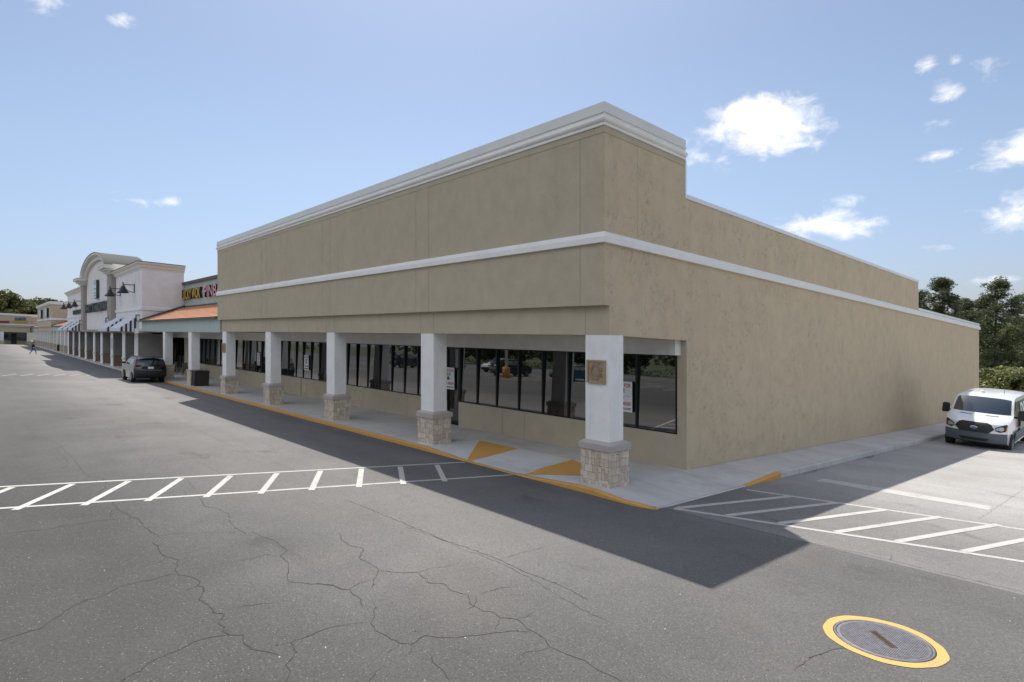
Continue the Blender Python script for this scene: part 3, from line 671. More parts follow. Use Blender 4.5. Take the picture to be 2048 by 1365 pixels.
sweep([(-.05, 9.164), (.03, 9.164), (.03, 9.09)] + bull[1:-1] + [(.03, 8.94), (.045, 8.93), (.045, 8.865), (-.05, 8.865)], PT, OU, 'cornice', M['cream'], vs_)
sweep([(-.02, 8.70), (.012, 8.70), (.012, 8.864), (-.02, 8.864)], PT, OU, 'frieze', M['beige_front_shade'], vs_)
bandp = [(-.02, 6.30), (0.01, 6.30), (.085, 6.17), (.085, 6.03), (-.02, 6.03)]
by = [14.8] + lin(20, 50, 6)[1:] + [52.6]
sweep(bandp, [(XL, YF), (XR, YF)] + [(XR, y) for y in by], [(0, -1), (1, -1)] + [(1, 0)] * len(by), 'string_course', M['cream'], vs_)
cp = lambda z: [(-.34, z + .10), (.03, z + .10), (.03, z - .02), (.0, z - .02), (.0, z - .0), (-.34, z - .0)]
sweep(cp(7.82), [(XR, y) for y in [14.81, 20, 26, 32, 37.68]], [(1, 0)] * 5, 'wall_coping', M['white_metal'], vs_)
sweep(cp(6.345), [(XR, y) for y in [37.66, 42, 47, 52.58]], [(1, 0)] * 4, 'wall_coping', M['white_metal'], vs_)
P(MB().box(XR - .34, XR + .028, 14.801, 14.86, 7.93, 8.864), 'edge_trim', M['white_metal'])
P(MB().box(XR - .3, XR + .0, 37.651, 37.69, 6.45, 7.8), 'edge_trim', M['white_metal'])

# columns
def make_column(x, parent, zt=3.80, base='stone', stain=True):
    CD = .54; c = MB(); c.box(0, CW, 0, CD, 1.0, zt)
    co_ = c.build('column', M['white_st'], None); co_.parent = parent
    s = MB(); s.box(-.085, CW + .085, -.085, CD + .125, -.35, .955); s.build('stone_base', M[base], co_)
    k = MB(); e = .125
    k.box(-e, CW + e, -e, CD + e + .04, .957, 1.105)
    k.add([(-e, -e, 1.105), (CW + e, -e, 1.105), (CW + e, CD + e + .04, 1.105), (-e, CD + e + .04, 1.105), (-.012, -.012, 1.175), (CW + .012, -.012, 1.175), (CW + .012, CD + .012, 1.175), (-.012, CD + .012, 1.175)],
          [(0, 1, 5, 4), (1, 2, 6, 5), (2, 3, 7, 6), (3, 0, 4, 7), (4, 5, 6, 7)])
    k.build('cap', M['cap'], co_)
    co_.location = Vector((x, 11.475, sh(11.475))) - Vector(parent.location)
    return co_
col0 = make_column(CX[0], vs_)
cols = [col0]
for x in CX[1:]:
    c = copy_tree(col0, vs_); c.location = Vector((x, 11.475, sh(11.475))) - vs_.location; c.location.z -= .004 * (CX[0] - x) * .9; c.scale = (1, 1, 1); cols.append(c)
for c in cols[1:]:      # shafts always reach the beam
    c.scale = (1, 1, 1)
    top_gap = (sh(11.475) - (c.location.z + vs_.location.z))
    ext = MB(); ext.box(0.0, CW, 0.0, .54, 3.80, 3.80 + top_gap - .001) if top_gap > .002 else None
    if top_gap > .002: ext.build('shaft_top', M['white_st'], c)

def medallion(parent, x, z):
    y = 11.475
    m = MB(); h = .29
    m.box(x - h, x + h, y - .045, y - .001, z - h, z + h)
    pl = m.build('medallion', M['tan'], parent, site=True)
    r = MB(); fw = .045
    for a, c_, d, e in ((-h, h, h - fw, h), (-h, h, -h, -h + fw), (-h, -h + fw, -h + fw, h - fw), (h - fw, h, -h + fw, h - fw)): r.box(x + a, x + c_, y - .07, y - .046, z + d, z + e)
    for rad, tr in ((.165, .014), (.125, .008)):
        pts = [(x + rad * math.cos(t), y - .055, z + rad * 1.08 * math.sin(t)) for t in [2 * math.pi * i / 28 for i in range(29)]]
        r.path(pts, tr, 6)
    for k in range(8):                                   # scrolls round the ring
        t = math.pi / 4 * k + math.pi / 8; cx, cz = x + .205 * math.cos(t), z + .205 * math.sin(t)
        pts = [(cx + (.012 + .0045 * i) * math.cos(t + i * .7), y - .054, cz + (.012 + .0045 * i) * math.sin(t + i * .7)) for i in range(9)]
        r.path(pts, .008, 5)
    for d in (-.09, -.03, .03, .09):
        L = math.sqrt(.12 ** 2 - d * d) * .95; c_, s_ = .7071, .7071
        for sg in (1, -1):
            p0 = (x + d * c_ - L * s_ * sg, y - .05, z + d * s_ * sg + L * c_); p1 = (x + d * c_ + L * s_ * sg, y - .05, z + d * s_ * sg - L * c_)
            r.tube(p0, p1, .005, .005, 5)
    r.build('relief', M['tan'], pl, site=True)
medallion(col0, -9.605, 2.885); medallion(cols[4], -39.62, 2.78)
# ceiling lights of the arcade
for x in (-13.6, -21.2, -28.7, -36.2):
    MB().lathe([(.17, 3.93), (.17, 3.90), (.13, 3.86), (.001, 3.84)], (x, 13.1, 0), 20).build('ceiling_light', M['white'], vs_, site=True)

# signs taped inside the glass
def lease_sign(x0, x1, z0, z1, label, y=YW - .012):
    o = empty('lease_sign', ((x0 + x1) / 2, y, sh(y) + z0), (0, 0, 0), label, 'sign', 'white lease signs on the shop windows')
    w = x1 - x0; h = z1 - z0; wx = -w / 2
    MB().box(wx, -wx, -.004, .004, 0, h).build('sign_board', M['white'], o)
    def T(s, mat, fx0, fx1, fz0, fz1): text_obj('lettering', s, mat, (fx1 - fx0) * w, (fz1 - fz0) * h, .0012, o, (wx + fx0 * w, -.0042, fz0 * h), (1, 0, 0), (0, 0, 1), .012)
    T('SPACE IS FOR', M['red_sign'], .06, .94, .80, .93); T('LEASE', M['red_sign'], .30, .70, .63, .76)
    for a_, c_ in ((.06, .36), (.64, .94)): MB().box(wx + a_ * w, wx + c_ * w, -.0066, -.0045, .515 * h, .522 * h).build('rule', M['black'], o)
    t = MB()
    for k, (a, c_) in enumerate(((.60, .11), (.55, .15), (.50, .19))):
        t.add([(-c_ * w, -.005, (a - .06) * h), (c_ * w, -.005, (a - .06) * h), (0, -.005, (a + .02) * h)], [(0, 1, 2)])
    t.box(-.02 * w, .02 * w, -.0052, -.0045, .40 * h, .45 * h); t.build('emblem', M['green_sign'], o)
    T('881-8808', M['red_sign'], .12, .94, .21, .33); T('www.nman.com', M['black'], .08, .94, .06, .14)
    return o
lease_sign(-11.98, -11.08, 1.57, 2.51, 'white lease sign on the corner window, half hidden behind the nearest column')
lease_sign(-21.06, -20.2, 1.58, 2.50, 'white lease sign behind the second column, on the dark door')
lease_sign(-35.62, -34.95, 1.64, 2.54, 'white lease sign on the window above the small square wall panel')
# ---------------------------------------------------------------- neighbouring stores along the strip
def tile_mat():
    m, t, b = new_mat('clay_roof_tile'); p = pos(t); s = t.add('ShaderNodeSeparateXYZ', {0: p})
    wv = t.math('SINE', t.math('MULTIPLY', s.outputs[0], 2 * math.pi / .28)); n = t.noise(p, 3.5, 4, .7); n2 = t.noise(p, .8, 3)
    f = t.math('MULTIPLY', t.rng(wv, -1, 1, .72, 1.08, False), t.rng(n, .3, .7, .8, 1.15, False))
    c = t.vmath('SCALE', (.68, .34, .19)); t.put(c.inputs['Scale'], f)
    t.put(b.inputs['Base Color'], t.mix(t.rng(n2, .5, .7, 0, .35), c.outputs[0], (.50, .28, .18))); b.inputs['Roughness'].default_value = .8
    bump(t, b, wv, .05, .8); return m
M['tile'] = tile_mat()
def stripe_mat():
    m, t, b = new_mat('striped_canvas'); p = pos(t); s = t.add('ShaderNodeSeparateXYZ', {0: p})
    k = t.math('GREATER_THAN', t.math('FRACT', t.math('DIVIDE', t.math('ADD', s.outputs[1], 100.0), .36)), .5)
    t.put(b.inputs['Base Color'], t.mix(k, (.72, .73, .76), (.04, .04, .05))); b.inputs['Roughness'].default_value = .8; return m
M['stripe'] = stripe_mat(); M['canvas'] = simple('pale_canvas', (.62, .66, .72), .8)

def B(label, cat, x, name): return empty(name, (x, 13, sh(13)), label=label, cat=cat)
def gable_roof(parent, x0, x1, zlo=4.72, zhi=6.2, ylo=11.25, yhi=14.9, n=11, hip=False):
    b = MB()
    for i in range(n):
        t0, t1 = i / n, (i + 1) / n; y0, y1 = ylo + (yhi - ylo) * t0, ylo + (yhi - ylo) * t1; z0, z1 = zlo + (zhi - zlo) * t0, zlo + (zhi - zlo) * t1
        b.add([(x0, y0, z0 + .05), (x1, y0, z0 + .05), (x1, y1 + .04, z1 + .012), (x0, y1 + .04, z1 + .012)], [(0, 1, 2, 3)]); b.add([(x0, y0, z0 - .01), (x1, y0, z0 - .01), (x1, y0, z0 + .05), (x0, y0, z0 + .05)], [(0, 1, 2, 3)])
    r = b.build('tile_roof', M['tile'], parent, site=True)
    g = MB(); g.box(x0, x1, ylo - .12, ylo + .05, zlo - .10, zlo + .02); g.build('gutter', M['dark_metal'], parent, site=True)
    f = MB(); f.box(x0, x1, yhi - .06, yhi + .02, zhi - .02, zhi + .13); f.build('flashing', M['dark_metal'], parent, site=True)
    q = MB(); q.add([(x0, ylo - .1, zlo), (x0 + .22, ylo - .1, zlo), (x0 + .22, yhi, zhi + .1), (x0, yhi, zhi + .1), (x0, ylo - .1, zlo + .13), (x0 + .22, ylo - .1, zlo + .13), (x0 + .22, yhi, zhi + .25), (x0, yhi, zhi + .25)], [(4, 5, 6, 7), (0, 1, 5, 4), (1, 2, 6, 5), (0, 4, 7, 3)]); q.build('rake_trim', M['dark_metal'], parent, site=True)
    return r
def simple_column(parent, x, z=3.74, w=.8, mat='white_st'):
    c = MB().box(0, w, 0, .55, .95, z).build('column', M[mat], parent)
    MB().box(-.08, w + .08, -.08, .66, -.9, .9).build('stone_base', M['stone'], c)
    k = MB(); k.box(-.11, w + .11, -.11, .70, .90, 1.03); k.build('cap', M['cap'], c)
    c.location = Vector((x, 11.45, sh(11.45))) - Vector(parent.location); return c

# restaurant building (pale green)
tb = B('pale green restaurant building with orange tile roof, right of the big white store', 'building', -52, 'restaurant_building')
def T(b, name, mat, par=None): return b.build(name, M[mat], par or tb, site=True)
T(MB().box(-63.95, -40.32, 11.42, 12.1, 3.74, 4.66), 'fascia', 'teal')
T(MB().box(-70, -40.32, 14.92, 15.2, 3.9, 8.38), 'upper_wall', 'teal')
T(MB().box(-70, -40.32, 14.72, 15.3, 8.38, 8.62), 'parapet_trim', 'dark_metal')
gable_roof(tb, -63.95, -40.32)
T(MB().box(-63.9, -40.32, 12.1, 14.9, 3.86, 4.0), 'arcade_ceiling', 'ceil')
T(MB().box(-70, -40.32, 14.8, 15.3, 3.3, 3.86), 'bulkhead', 'grey_st')
T(MB().box(-61.2, -40.32, YW, YW + .25, -1.2, 1.04), 'knee_wall', 'beige_far')
T(MB().box(-63.3, -61.2, 14.75, 15.1, -1.2, 3.3), 'wall_pier', 'beige_far')
T(MB().box(-70, -40.32, 17.5, 17.6, -1, 4), 'back_partition', 'darkplastic')
cm = [simple_column(tb, -47.98), simple_column(tb, -55.99)]
window_bank(tb, [-60.9, -59.3, -58.3, -57.1, -55.8, -54.3, -52.7, -51.2, -49.8, -48.7, -47.1, -45.6, -44.1], 1.1, 3.28)
shop_door(-44.06, -43.1, -.02, 3.3, tb)
window_bank(tb, [-43.05, -42, -41, -40.5], 1.1, 3.28)
window_bank(tb, [-69.5, -68.2, -66.8, -65.4, -64.2, -63.35], .2, 3.28)
lease_sign(-43.85, -43.25, 1.56, 2.44, 'white lease sign on the narrow glass door between the two farthest stone-based columns')

def letters(name, label, body, face, side, x0, x1, z0, z1, y, ext=.12, cat='sign', shear=0.0, group=None, bold=.012):
    o = empty(name, (x0, y, sh(y) + z0), label=label, cat=cat, group=group)
    t = text_obj('letters', body, [M[face], M[side]], x1 - x0, z1 - z0, ext, o, (0, 0, 0), (1, 0, 0), (0, 0, 1), bold)
    return o
letters('shop_sign', 'yellow channel letters reading LUCKY WOK on the pale green wall', 'LUCKY WOK', 'yellow_sign', 'black', -63.9, -57.6, 6.93, 7.9, 14.90)
letters('shop_sign', 'pink channel letters of a sign cut off by the beige corner store', 'PINBALL', 'pink_sign', 'black', -56.4, -49.8, 6.92, 7.9, 14.90)
for o in [o for o in COL.objects if o.name.startswith('shop_sign')]:
    pass

# hardware store (white brick with arched centre)
hs = B('big white store with arched centre, grey striped awnings and dark lettering', 'building', -92, 'anchor_store')
def H(b, name, mat, par=None): return b.build(name, M[mat], par or hs, site=True)
H(MB().box(-78.6, -64.1, 11.4, 14.9, 3.72, 9.6), 'right_block', 'pink')
H(MB().box(-125.3, -103.4, 11.4, 14.9, 3.72, 9.5), 'left_block', 'pink')
H(MB().box(-103.4, -78.6, 11.35, 17.5, 3.72, 10.7), 'centre_block', 'pink')
H(MB().box(-125.3, -64.1, 15.0, 60, -1.5, 6.5), 'rear_hall', 'beige_far')
corn = [(-.1, 9.55), (.04, 9.55), (.06, 9.68), (.16, 9.72), (.22, 9.9), (.42, 10.06), (.44, 10.18), (-.1, 10.18)]
sweep(corn, [(-78.6, 11.4), (-64.1, 11.4), (-64.1, 14.95)], [(0, -1), (1, -1), (1, 0)], 'cornice', M['offwhite'], hs)
sweep([(d, z - .12) for d, z in corn], [(-125.3, 14.95), (-125.3, 11.4), (-103.4, 11.4)], [(-1, 0), (-1, -1), (0, -1)], 'cornice', M['offwhite'], hs)
cc = [(.3, 10.185), (.48, 10.185), (.48, 10.24), (.3, 10.24)]
sweep(cc, [(-78.6, 11.4), (-64.1, 11.4), (-64.1, 14.95)], [(0, -1), (1, -1), (1, 0)], 'coping', M['dark_metal'], hs)
bd = [(-.05, 5.74), (.1, 5.74), (.1, 6.0), (.02, 6.08), (-.05, 6.08)]
sweep(bd, [(-78.6, 11.4), (-64.1, 11.4), (-64.1, 14.95)], [(0, -1), (1, -1), (1, 0)], 'string_course', M['white_metal'], hs)
sweep(bd, [(-125.3, 11.4), (-103.4, 11.4)], [(0, -1), (0, -1)], 'string_course', M['white_metal'], hs)
# barrel vault over the centre: tympanum, arched cornice, metal roof
AX, AZ, AW, AR = -90.6, 10.7, 9.9, 2.15
def arc(dw, dz, n=28): return [(AX + (AW + dw) * math.cos(math.pi * i / n), AZ + (AR + dz) * math.sin(math.pi * i / n)) for i in range(n + 1)]
H(MB().prism(arc(0, 0), 'y', 11.35, 11.8), 'gable_wall', 'pink')
def arch_ring(a, c, y0, y1, name, mat):
    b = MB(); n = len(a)
    for i in range(n - 1):
        q = [(a[i][0], a[i][1]), (a[i + 1][0], a[i + 1][1]), (c[i + 1][0], c[i + 1][1]), (c[i][0], c[i][1])]
        b.prism(q, 'y', y0, y1)
    return H(b, name, mat)
arch_ring(arc(.3, .25), arc(-.55, -.35), 11.0, 11.34, 'arch_moulding', 'offwhite')
arch_ring(arc(.75, .42), arc(.25, .2), 10.6, 11.34, 'arch_cornice', 'offwhite')
arch_ring(arc(.82, .50), arc(.76, .43), 10.55, 14.6, 'barrel_roof', 'roof_metal')
H(MB().box(AX + AW - .2, AX + AW + 1.3, 11.35, 14.6, 10.55, 11.25), 'eave', 'offwhite')
for x in (-103.6, -80.7):
    pl = H(MB().box(x, x + 2.5, 10.95, 11.34, 3.72, 10.0), 'pilaster', 'taupe')
    b = MB()
    for k, (e, z0, z1) in enumerate(((.15, 10.0, 10.15), (.35, 10.15, 10.35), (.65, 10.35, 10.55), (1.0, 10.55, 10.85))): b.box(x - e, x + 2.5 + e, 10.95 - e * .8, 11.33, z0, z1)
    b.box(x - 1.05, x + 3.55, 10.1, 11.33, 10.85, 10.92); H(b, 'capital', 'offwhite', pl)
H(MB().box(-125.3, -64.1, 11.2, 12.2, 3.55, 3.74), 'beam', 'taupe')
H(MB().box(-125.2, -64.2, 12.2, 14.9, 3.72, 3.9), 'arcade_ceiling', 'ceil')
H(MB().box(-125.3, -64.1, 15.0, 15.2, -1.5, 3.7), 'shop_wall', 'gbrick')
H(MB().box(-103.0, -81.0, 10.9, 11.19, 3.6, 3.86), 'entrance_trim', 'taupe')
px = [-66.2, -72.77, -80.1, -87.66, -93.88, -101.97, -109.05, -116.43, -123.6]
for x in px:
    p_ = MB().box(x - 1.5, x, 11.4, 11.47, -1.0, 3.55).build('pier', M['white_st'], hs, site=True)
    MB().box(x - 1.4, x - .02, 11.472, 13.5, 1.0, 3.55).build('pier_wall', M['gbrick'], p_, site=True)
    MB().box(x - 1.44, x + .02, 11.474, 13.53, -1.2, .98).build('wainscot', M['bbrick'], p_, site=True)
    MB().box(x - 1.55, x + .05, 11.34, 11.50, .82, 1.0).build('collar', M['offwhite'], p_, site=True)
H(MB().box(-66.4, -64.3, 11.1, 11.39, 3.56, 4.0), 'end_cap', 'white_metal')
window_bank(hs, [-72.3, -71, -69.8, -68.5, -67.3], .0, 3.2, y=14.92)
# awnings
def awning(x0, x1, label, ztop=5.2):
    o = empty('awning', ((x0 + x1) / 2, 11.4, sh(11.4)), label=label, cat='awning', group='striped awnings on the white store')
    y0, y1 = 11.38, 9.9
    c = MB(); c.add([(x0, y0, ztop), (x1, y0, ztop), (x1, y1, 3.98), (x0, y1, 3.98)], [(0, 1, 2, 3)]); c.add([(x0, y1, 3.98), (x1, y1, 3.98), (x1, y1, 3.68), (x0, y1, 3.68)], [(0, 1, 2, 3)]); c.build('canopy', M['canvas'], o, site=True)
    s_ = MB()
    for x in (x0, x1): s_.add([(x, y0, ztop), (x, y1, 3.98), (x, y1, 3.68), (x, y0, 3.68)], [(0, 1, 2, 3)])
    for nm, x in (('side_panel', x0), ('side_panel', x1)): MB().prism([(y0, ztop), (y1, 3.98), (y1, 3.68), (y0, 3.68)], 'x', x, x + .02).build(nm, M['stripe'], o, site=True)
for a in ((-71.3, -65.9, 'striped awning nearest the orange tile roof, right end of the white store'), (-79.4, -73.6, 'striped awning next to the brown pilaster, second from the right end'),
          (-108.6, -104.2, 'striped awning left of the far brown pilaster, nearest of its three'), (-115.6, -110.6, 'striped awning in the middle of the far three'), (-122.6, -117.6, 'striped awning at the far end of the white store')): awning(*a)
# gooseneck lamps
def gooseneck(x, z, label):
    o = empty('gooseneck_lamp', (x, 11.4, sh(11.4) + z), label=label, cat='wall lamp', group='black gooseneck lamps on the white store')
    a = MB(); a.box(-.12, .12, -.06, -.0, -.75, .12); a.path([(0, -.05, .02), (0, -1.0, .02)], .045, 6)
    a.path([(0, -.05, -.7)] + [(0, -.05 - .8 * math.sin(t), -.7 + .68 * (1 - math.cos(t))) for t in [math.pi / 2 * i / 7 for i in range(1, 8)]], .035, 6); a.tube((0, -.95, .25), (0, -.95, -.2), .05, .05); a.build('bracket', M['black'], o)
    MB().lathe([(.1, -.1), (.2, -.2), (.2, -.38), (.28, -.48), (.46, -.70), (.52, -.80), (.46, -.79), (.2, -.5)], (0, -.95, 0), 16).build('lamp_shade', M['black'], o)
gooseneck(-67.6, 8.22, 'black gooseneck lamp nearest the white store corner'); gooseneck(-75.2, 8.22, 'black gooseneck lamp beside the near brown pilaster')
for x, l in ((-106.2, 'nearest of the three far black gooseneck lamps'), (-113.2, 'middle one of the three far gooseneck lamps'), (-120.6, 'farthest black gooseneck lamp, in front of the beige building')): gooseneck(x, 8.0, l)
def sconce(x, z, y, label):
    o = empty('wall_sconce', (x, y, sh(y) + z), label=label, cat='wall lamp', group='box sconces on the white store')
    f = MB()
    for a in (-.2, .16): f.box(a, a + .04, -.28, -.24, -.3, .3)
    f.box(-.2, .2, -.28, 0, .26, .32); f.box(-.2, .2, -.28, 0, -.32, -.26); f.build('frame', M['black'], o); MB().box(-.14, .14, -.22, -.02, -.25, .25).build('glass', M['white'], o)
sconce(-65.3, 5.0, 11.39, 'black box sconce on the near corner of the white store'); sconce(-79.6, 4.9, 10.94, 'black box sconce on the near brown pilaster'); sconce(-102.4, 4.9, 10.94, 'black box sconce on the far brown pilaster')
for x, l in ((-66.9, 'white notice box on the first white pier'), (-80.6, 'white notice box on the pier under the near brown pilaster'), (-102.4, 'white notice box on the pier under the far brown pilaster')):
    tag(MB().box(-.18, .18, -.1, 0, -.6, .6).build('notice_box', M['white'], None, loc=(x, 11.39, sh(11.39) + 2.35)), l, 'notice box', 'notice boxes on the piers')
letters('store_sign', 'large dark slate letters across the arched centre', "WHITT'S HARDWARE", 'slate', 'black', -100.2, -80.9, 6.15, 7.3, 11.34, .16, bold=.03)
letters('store_sign', 'small dark letters on the far left block of the white store', 'INTERIORS', 'slate', 'black', -116.3, -106.4, 6.2, 6.9, 11.39, .08, bold=.02)
em = empty('wall_emblem', (-90.6, 11.34, sh(11.34) + 7.8), label='tall pale emblem with dark bars above the large dark letters', cat='sign')
MB().box(-1.05, 1.05, -.32, -.02, 0, 2.3).build('case', M['slate'], em)
MB().box(-1.0, 1.0, -.345, -.325, .05, 2.25).build('face', M['silver_face'], em)
bb = MB()
for z in (.3, .62, 1.15, 1.75, 2.0): bb.box(-.7, .8, -.36, -.347, z, z + .09)
bb.build('bars', M['slate'], em)

# beyond: green link, beige store, green link, cross wing
lk = B('pale green low link with orange tiles between the white store and the beige store', 'building', -139, 'link_building')
lk.name = 'link_building'
for (nm, x0, x1, o) in (('a', -152.6, -125.4, lk),):
    MB().box(x0, x1, 11.42, 12.1, 3.6, 4.55).build('fascia', M['teal'], o, site=True); gable_roof(o, x0, x1, 4.6, 6.0)
    MB().box(x0, x1, 14.9, 15.2, 3.6, 7.6).build('upper_wall', M['teal'], o, site=True); MB().box(x0, x1, 14.95, 15.2, -1.5, 3.6).build('shop_wall', M['beige_far'], o, site=True)
c0 = simple_column(lk, -131.3, 3.62, .8)
for x in (-137.6, -144.3, -151.2): c = copy_tree(c0, lk); c.location.x = x - lk.location.x
b4 = B('beige store block with white cornice beyond the white store', 'building', -171, 'far_store')
def F(b, name, mat, par=None): return b.build(name, M[mat], par or b4, site=True)
F(MB().box(-190, -153.05, 11.25, 14.9, 4.44, 9.0), 'parapet_wall', 'beige_far'); F(MB().box(-189.8, -153.2, 11.45, 12.2, 3.45, 4.44), 'beam', 'beige_far')
F(MB().box(-190, -153.05, 15, 45, -1.5, 6.5), 'main_hall', 'beige_far')
pf = [(-153.05, 14.95), (-153.05, 11.25), (-190, 11.25)]; of = [(1, 0), (1, -1), (0, -1)]
sweep([(-.1, 8.98), (.2, 9.05), (.3, 9.3), (.3, 9.62), (-.1, 9.62)], pf, of, 'cornice', M['white_metal'], b4)
sweep([(-.1, 5.85), (.12, 5.85), (.12, 6.1), (0, 6.26), (-.1, 6.26)], pf, of, 'string_course', M['white_metal'], b4)
c0 = simple_column(b4, -159.5, 3.45, .8)
for x in (-165.5, -171.5, -177.5, -183.5, -189): c = copy_tree(c0, b4); c.location.x = x - b4.location.x
for x, l in ((-160.5, 'pale sign plate with dark edge, nearer of two on the beige store'), (-176, 'pale sign plate with dark edge, farther of two on the beige store')):
    o = empty('sign_plate', (x, 11.22, sh(11.2) + 7.5), label=l, cat='sign', group='sign plates on the beige store')
    MB().box(-2.2, 2.2, -.35, -.02, -1.0, .9).build('case', M['darkplastic'], o); MB().box(-2.15, 2.15, -.37, -.351, -.95, .85).build('face', M['silver_face'], o)
l2 = B('small pale green link with orange tiles, farthest along the strip', 'building', -201, 'link_building')
MB().box(-211.9, -190.1, 11.42, 12.1, 3.4, 4.4).build('fascia', M['teal'], l2, site=True); gable_roof(l2, -211.9, -190.1, 4.45, 6.0); MB().box(-211.9, -190.1, 14.95, 15.2, -1.5, 7).build('shop_wall', M['beige_far'], l2, site=True)
c0 = simple_column(l2, -196, 3.4, .8)
for x in (-202, -208): c = copy_tree(c0, l2); c.location.x = x - l2.location.x
cw_ = B('beige cross wing with white cornice at the far left end of the lot', 'building', -216, 'cross_wing')
def Cw(b, name, mat, par=None): return b.build(name, M[mat], par or cw_, site=True)
Cw(MB().box(-240, -212, -4.9, 11.2, 4.4, 7.4), 'parapet_wall', 'beige_far'); Cw(MB().box(-240, -212.3, 11.21, 16, 3, 7.4), 'return_wall', 'beige_far')
Cw(MB().box(-213, -212.25, -4.9, 11.0, 2.95, 4.4), 'beam', 'beige_far'); Cw(MB().box(-240, -216, -4.9, 11.2, -1.8, 4.4), 'shop_wall', 'beige_far')
sweep([(-.1, 7.4), (.25, 7.45), (.3, 8.0), (-.1, 8.0)], [(-212, -4.9), (-212, 11.2), (-212, 16)], [(1, 0)] * 3, 'cornice', M['white_metal'], cw_)
sweep([(-.1, 4.9), (.15, 4.9), (.15, 5.15), (-.1, 5.25)], [(-212, -4.9), (-212, 11.2), (-212, 16)], [(1, 0)] * 3, 'string_course', M['white_metal'], cw_)
Cw(MB().box(-215.99, -215.9, -4.6, 10.3, .6, 2.5), 'window', 'carglass'); Cw(MB().box(-215.89, -215.8, 7.0, 8.2, -1, 2.6), 'door', 'brown_panel')
for y in (-2.2, 4.6, 10.3):
    c = Cw(MB().box(-213, -212.25, y, y + .8, .6, 2.95), 'column', 'white_st'); Cw(MB().box(-213.1, -212.15, y - .1, y + .9, -1.6, .6), 'stone_base', 'stone', c)
def far_letters(label, body, face, y0, y1, z0, z1):
    o = empty('wing_sign', (-211.95, y0, sh(6) + z0), label=label, cat='sign'); text_obj('letters', body, [M[face], M['black']], y1 - y0, z1 - z0, .1, o, (0, 0, 0), (0, 1, 0), (0, 0, 1), .04)
far_letters('dark red letters on the cross wing', 'CHINESE', 'red_far', 1.2, 6.6, 5.35, 5.95)
far_letters('blue letters above yellow ones on the cross wing', 'PALMETTO', 'blue_sign', 7.7, 10.1, 6.1, 6.85)
far_letters('yellow letters below blue ones on the cross wing', 'INSURANCE', 'yellow_sign', 7.3, 10.5, 5.35, 6.0)

# ---------------------------------------------------------------- silhouettes lofted across the width: car bodies
def car_loft(sil, ys, fn, parent, parts, hole=None):
    """sil: closed side outline (x, z, tag); ys: lateral stations 0..half; parts: {tag: (name, material)}"""
    n = len(sil); grid = {}
    full = [-y for y in reversed(ys) if y > 0] + list(ys)
    P = [[fn(x, z, y) for (x, z, t) in sil] for y in full]
    meshes = {}
    for k in range(len(full) - 1):
        for i in range(n):
            j = (i + 1) % n; t = sil[i][2]
            inner = max(abs(full[k]), abs(full[k + 1])) <= hole.get(t, 99) + 1e-6 if hole else True
            tt = t if inner else 'body'
            b = meshes.setdefault(tt, MB()); b.add([P[k][i], P[k + 1][i], P[k + 1][j], P[k][j]], [(0, 3, 2, 1)], 0, True)
    b = meshes['body']
    b.add(P[0], [tuple(range(n))]); b.add(P[-1], [tuple(range(n))[::-1]])
    out = {}
    for t, b in meshes.items():
        nm, mt = parts.get(t, parts['body']); o = b.build(nm, mt, parent)
        # weld so smooth shading runs across stations
        import bmesh
        bm = bmesh.new(); bm.from_mesh(o.data); bmesh.ops.remove_doubles(bm, verts=bm.verts, dist=.0005); bmesh.ops.recalc_face_normals(bm, faces=bm.faces); bm.to_mesh(o.data); bm.free()
        try: o.data.set_sharp_from_angle(angle=R(38))
        except Exception: pass
        out[t] = o
    return out
def wheel(parent, x, y, r, w, side, rim='steel'):
    t = MB(); s_ = side
    t.lathe([(r * .62, -w / 2), (r * .9, -w / 2), (r, -w / 2 + .03), (r, w / 2 - .03), (r * .9, w / 2), (r * .62, w / 2)], (x, y, r), 28, 'y'); o = t.build('wheel', M['rubber'], parent)
    k = MB(); yo = s_ * w * .32
    k.lathe([(.001, yo + s_ * .02), (r * .18, yo + s_ * .02), (r * .2, yo), (r * .52, yo - s_ * .03), (r * .58, yo + s_ * .03), (r * .63, yo + s_ * .045)], (x, y, r), 24, 'y'); k.build('rim', M[rim], o)
    h = MB()
    for i in range(5):
        a = 2 * math.pi * i / 5; h.tube((x + .2 * r * math.cos(a), y + yo + s_ * .012, r + .2 * r * math.sin(a)), (x + .55 * r * math.cos(a), y + yo + s_ * .02, r + .55 * r * math.sin(a)), r * .07, r * .05, 6)
    h.build('spokes', M[rim], o); return o
def arch(xc, r, z0, n=9, tag_='body'):
    return [(xc + r * math.cos(math.pi * i / n), max(z0, z0 + r * math.sin(math.pi * i / n) * .95), tag_) for i in range(n + 1)]
def side_poly(pts, y, th=.012):
    b = MB(); s_ = 1 if y > 0 else -1
    return b
def panel(parent, name, mat, pts, fn, off=.006):
    """thin panel laid on the body side: pts (x, z); both sides not mirrored; fn gives body surface"""
    b = MB(); n = len(pts); P0 = [fn(x, z) for x, z in pts]
    b.add(P0, [tuple(range(n))]); return b.build(name, mat, parent)

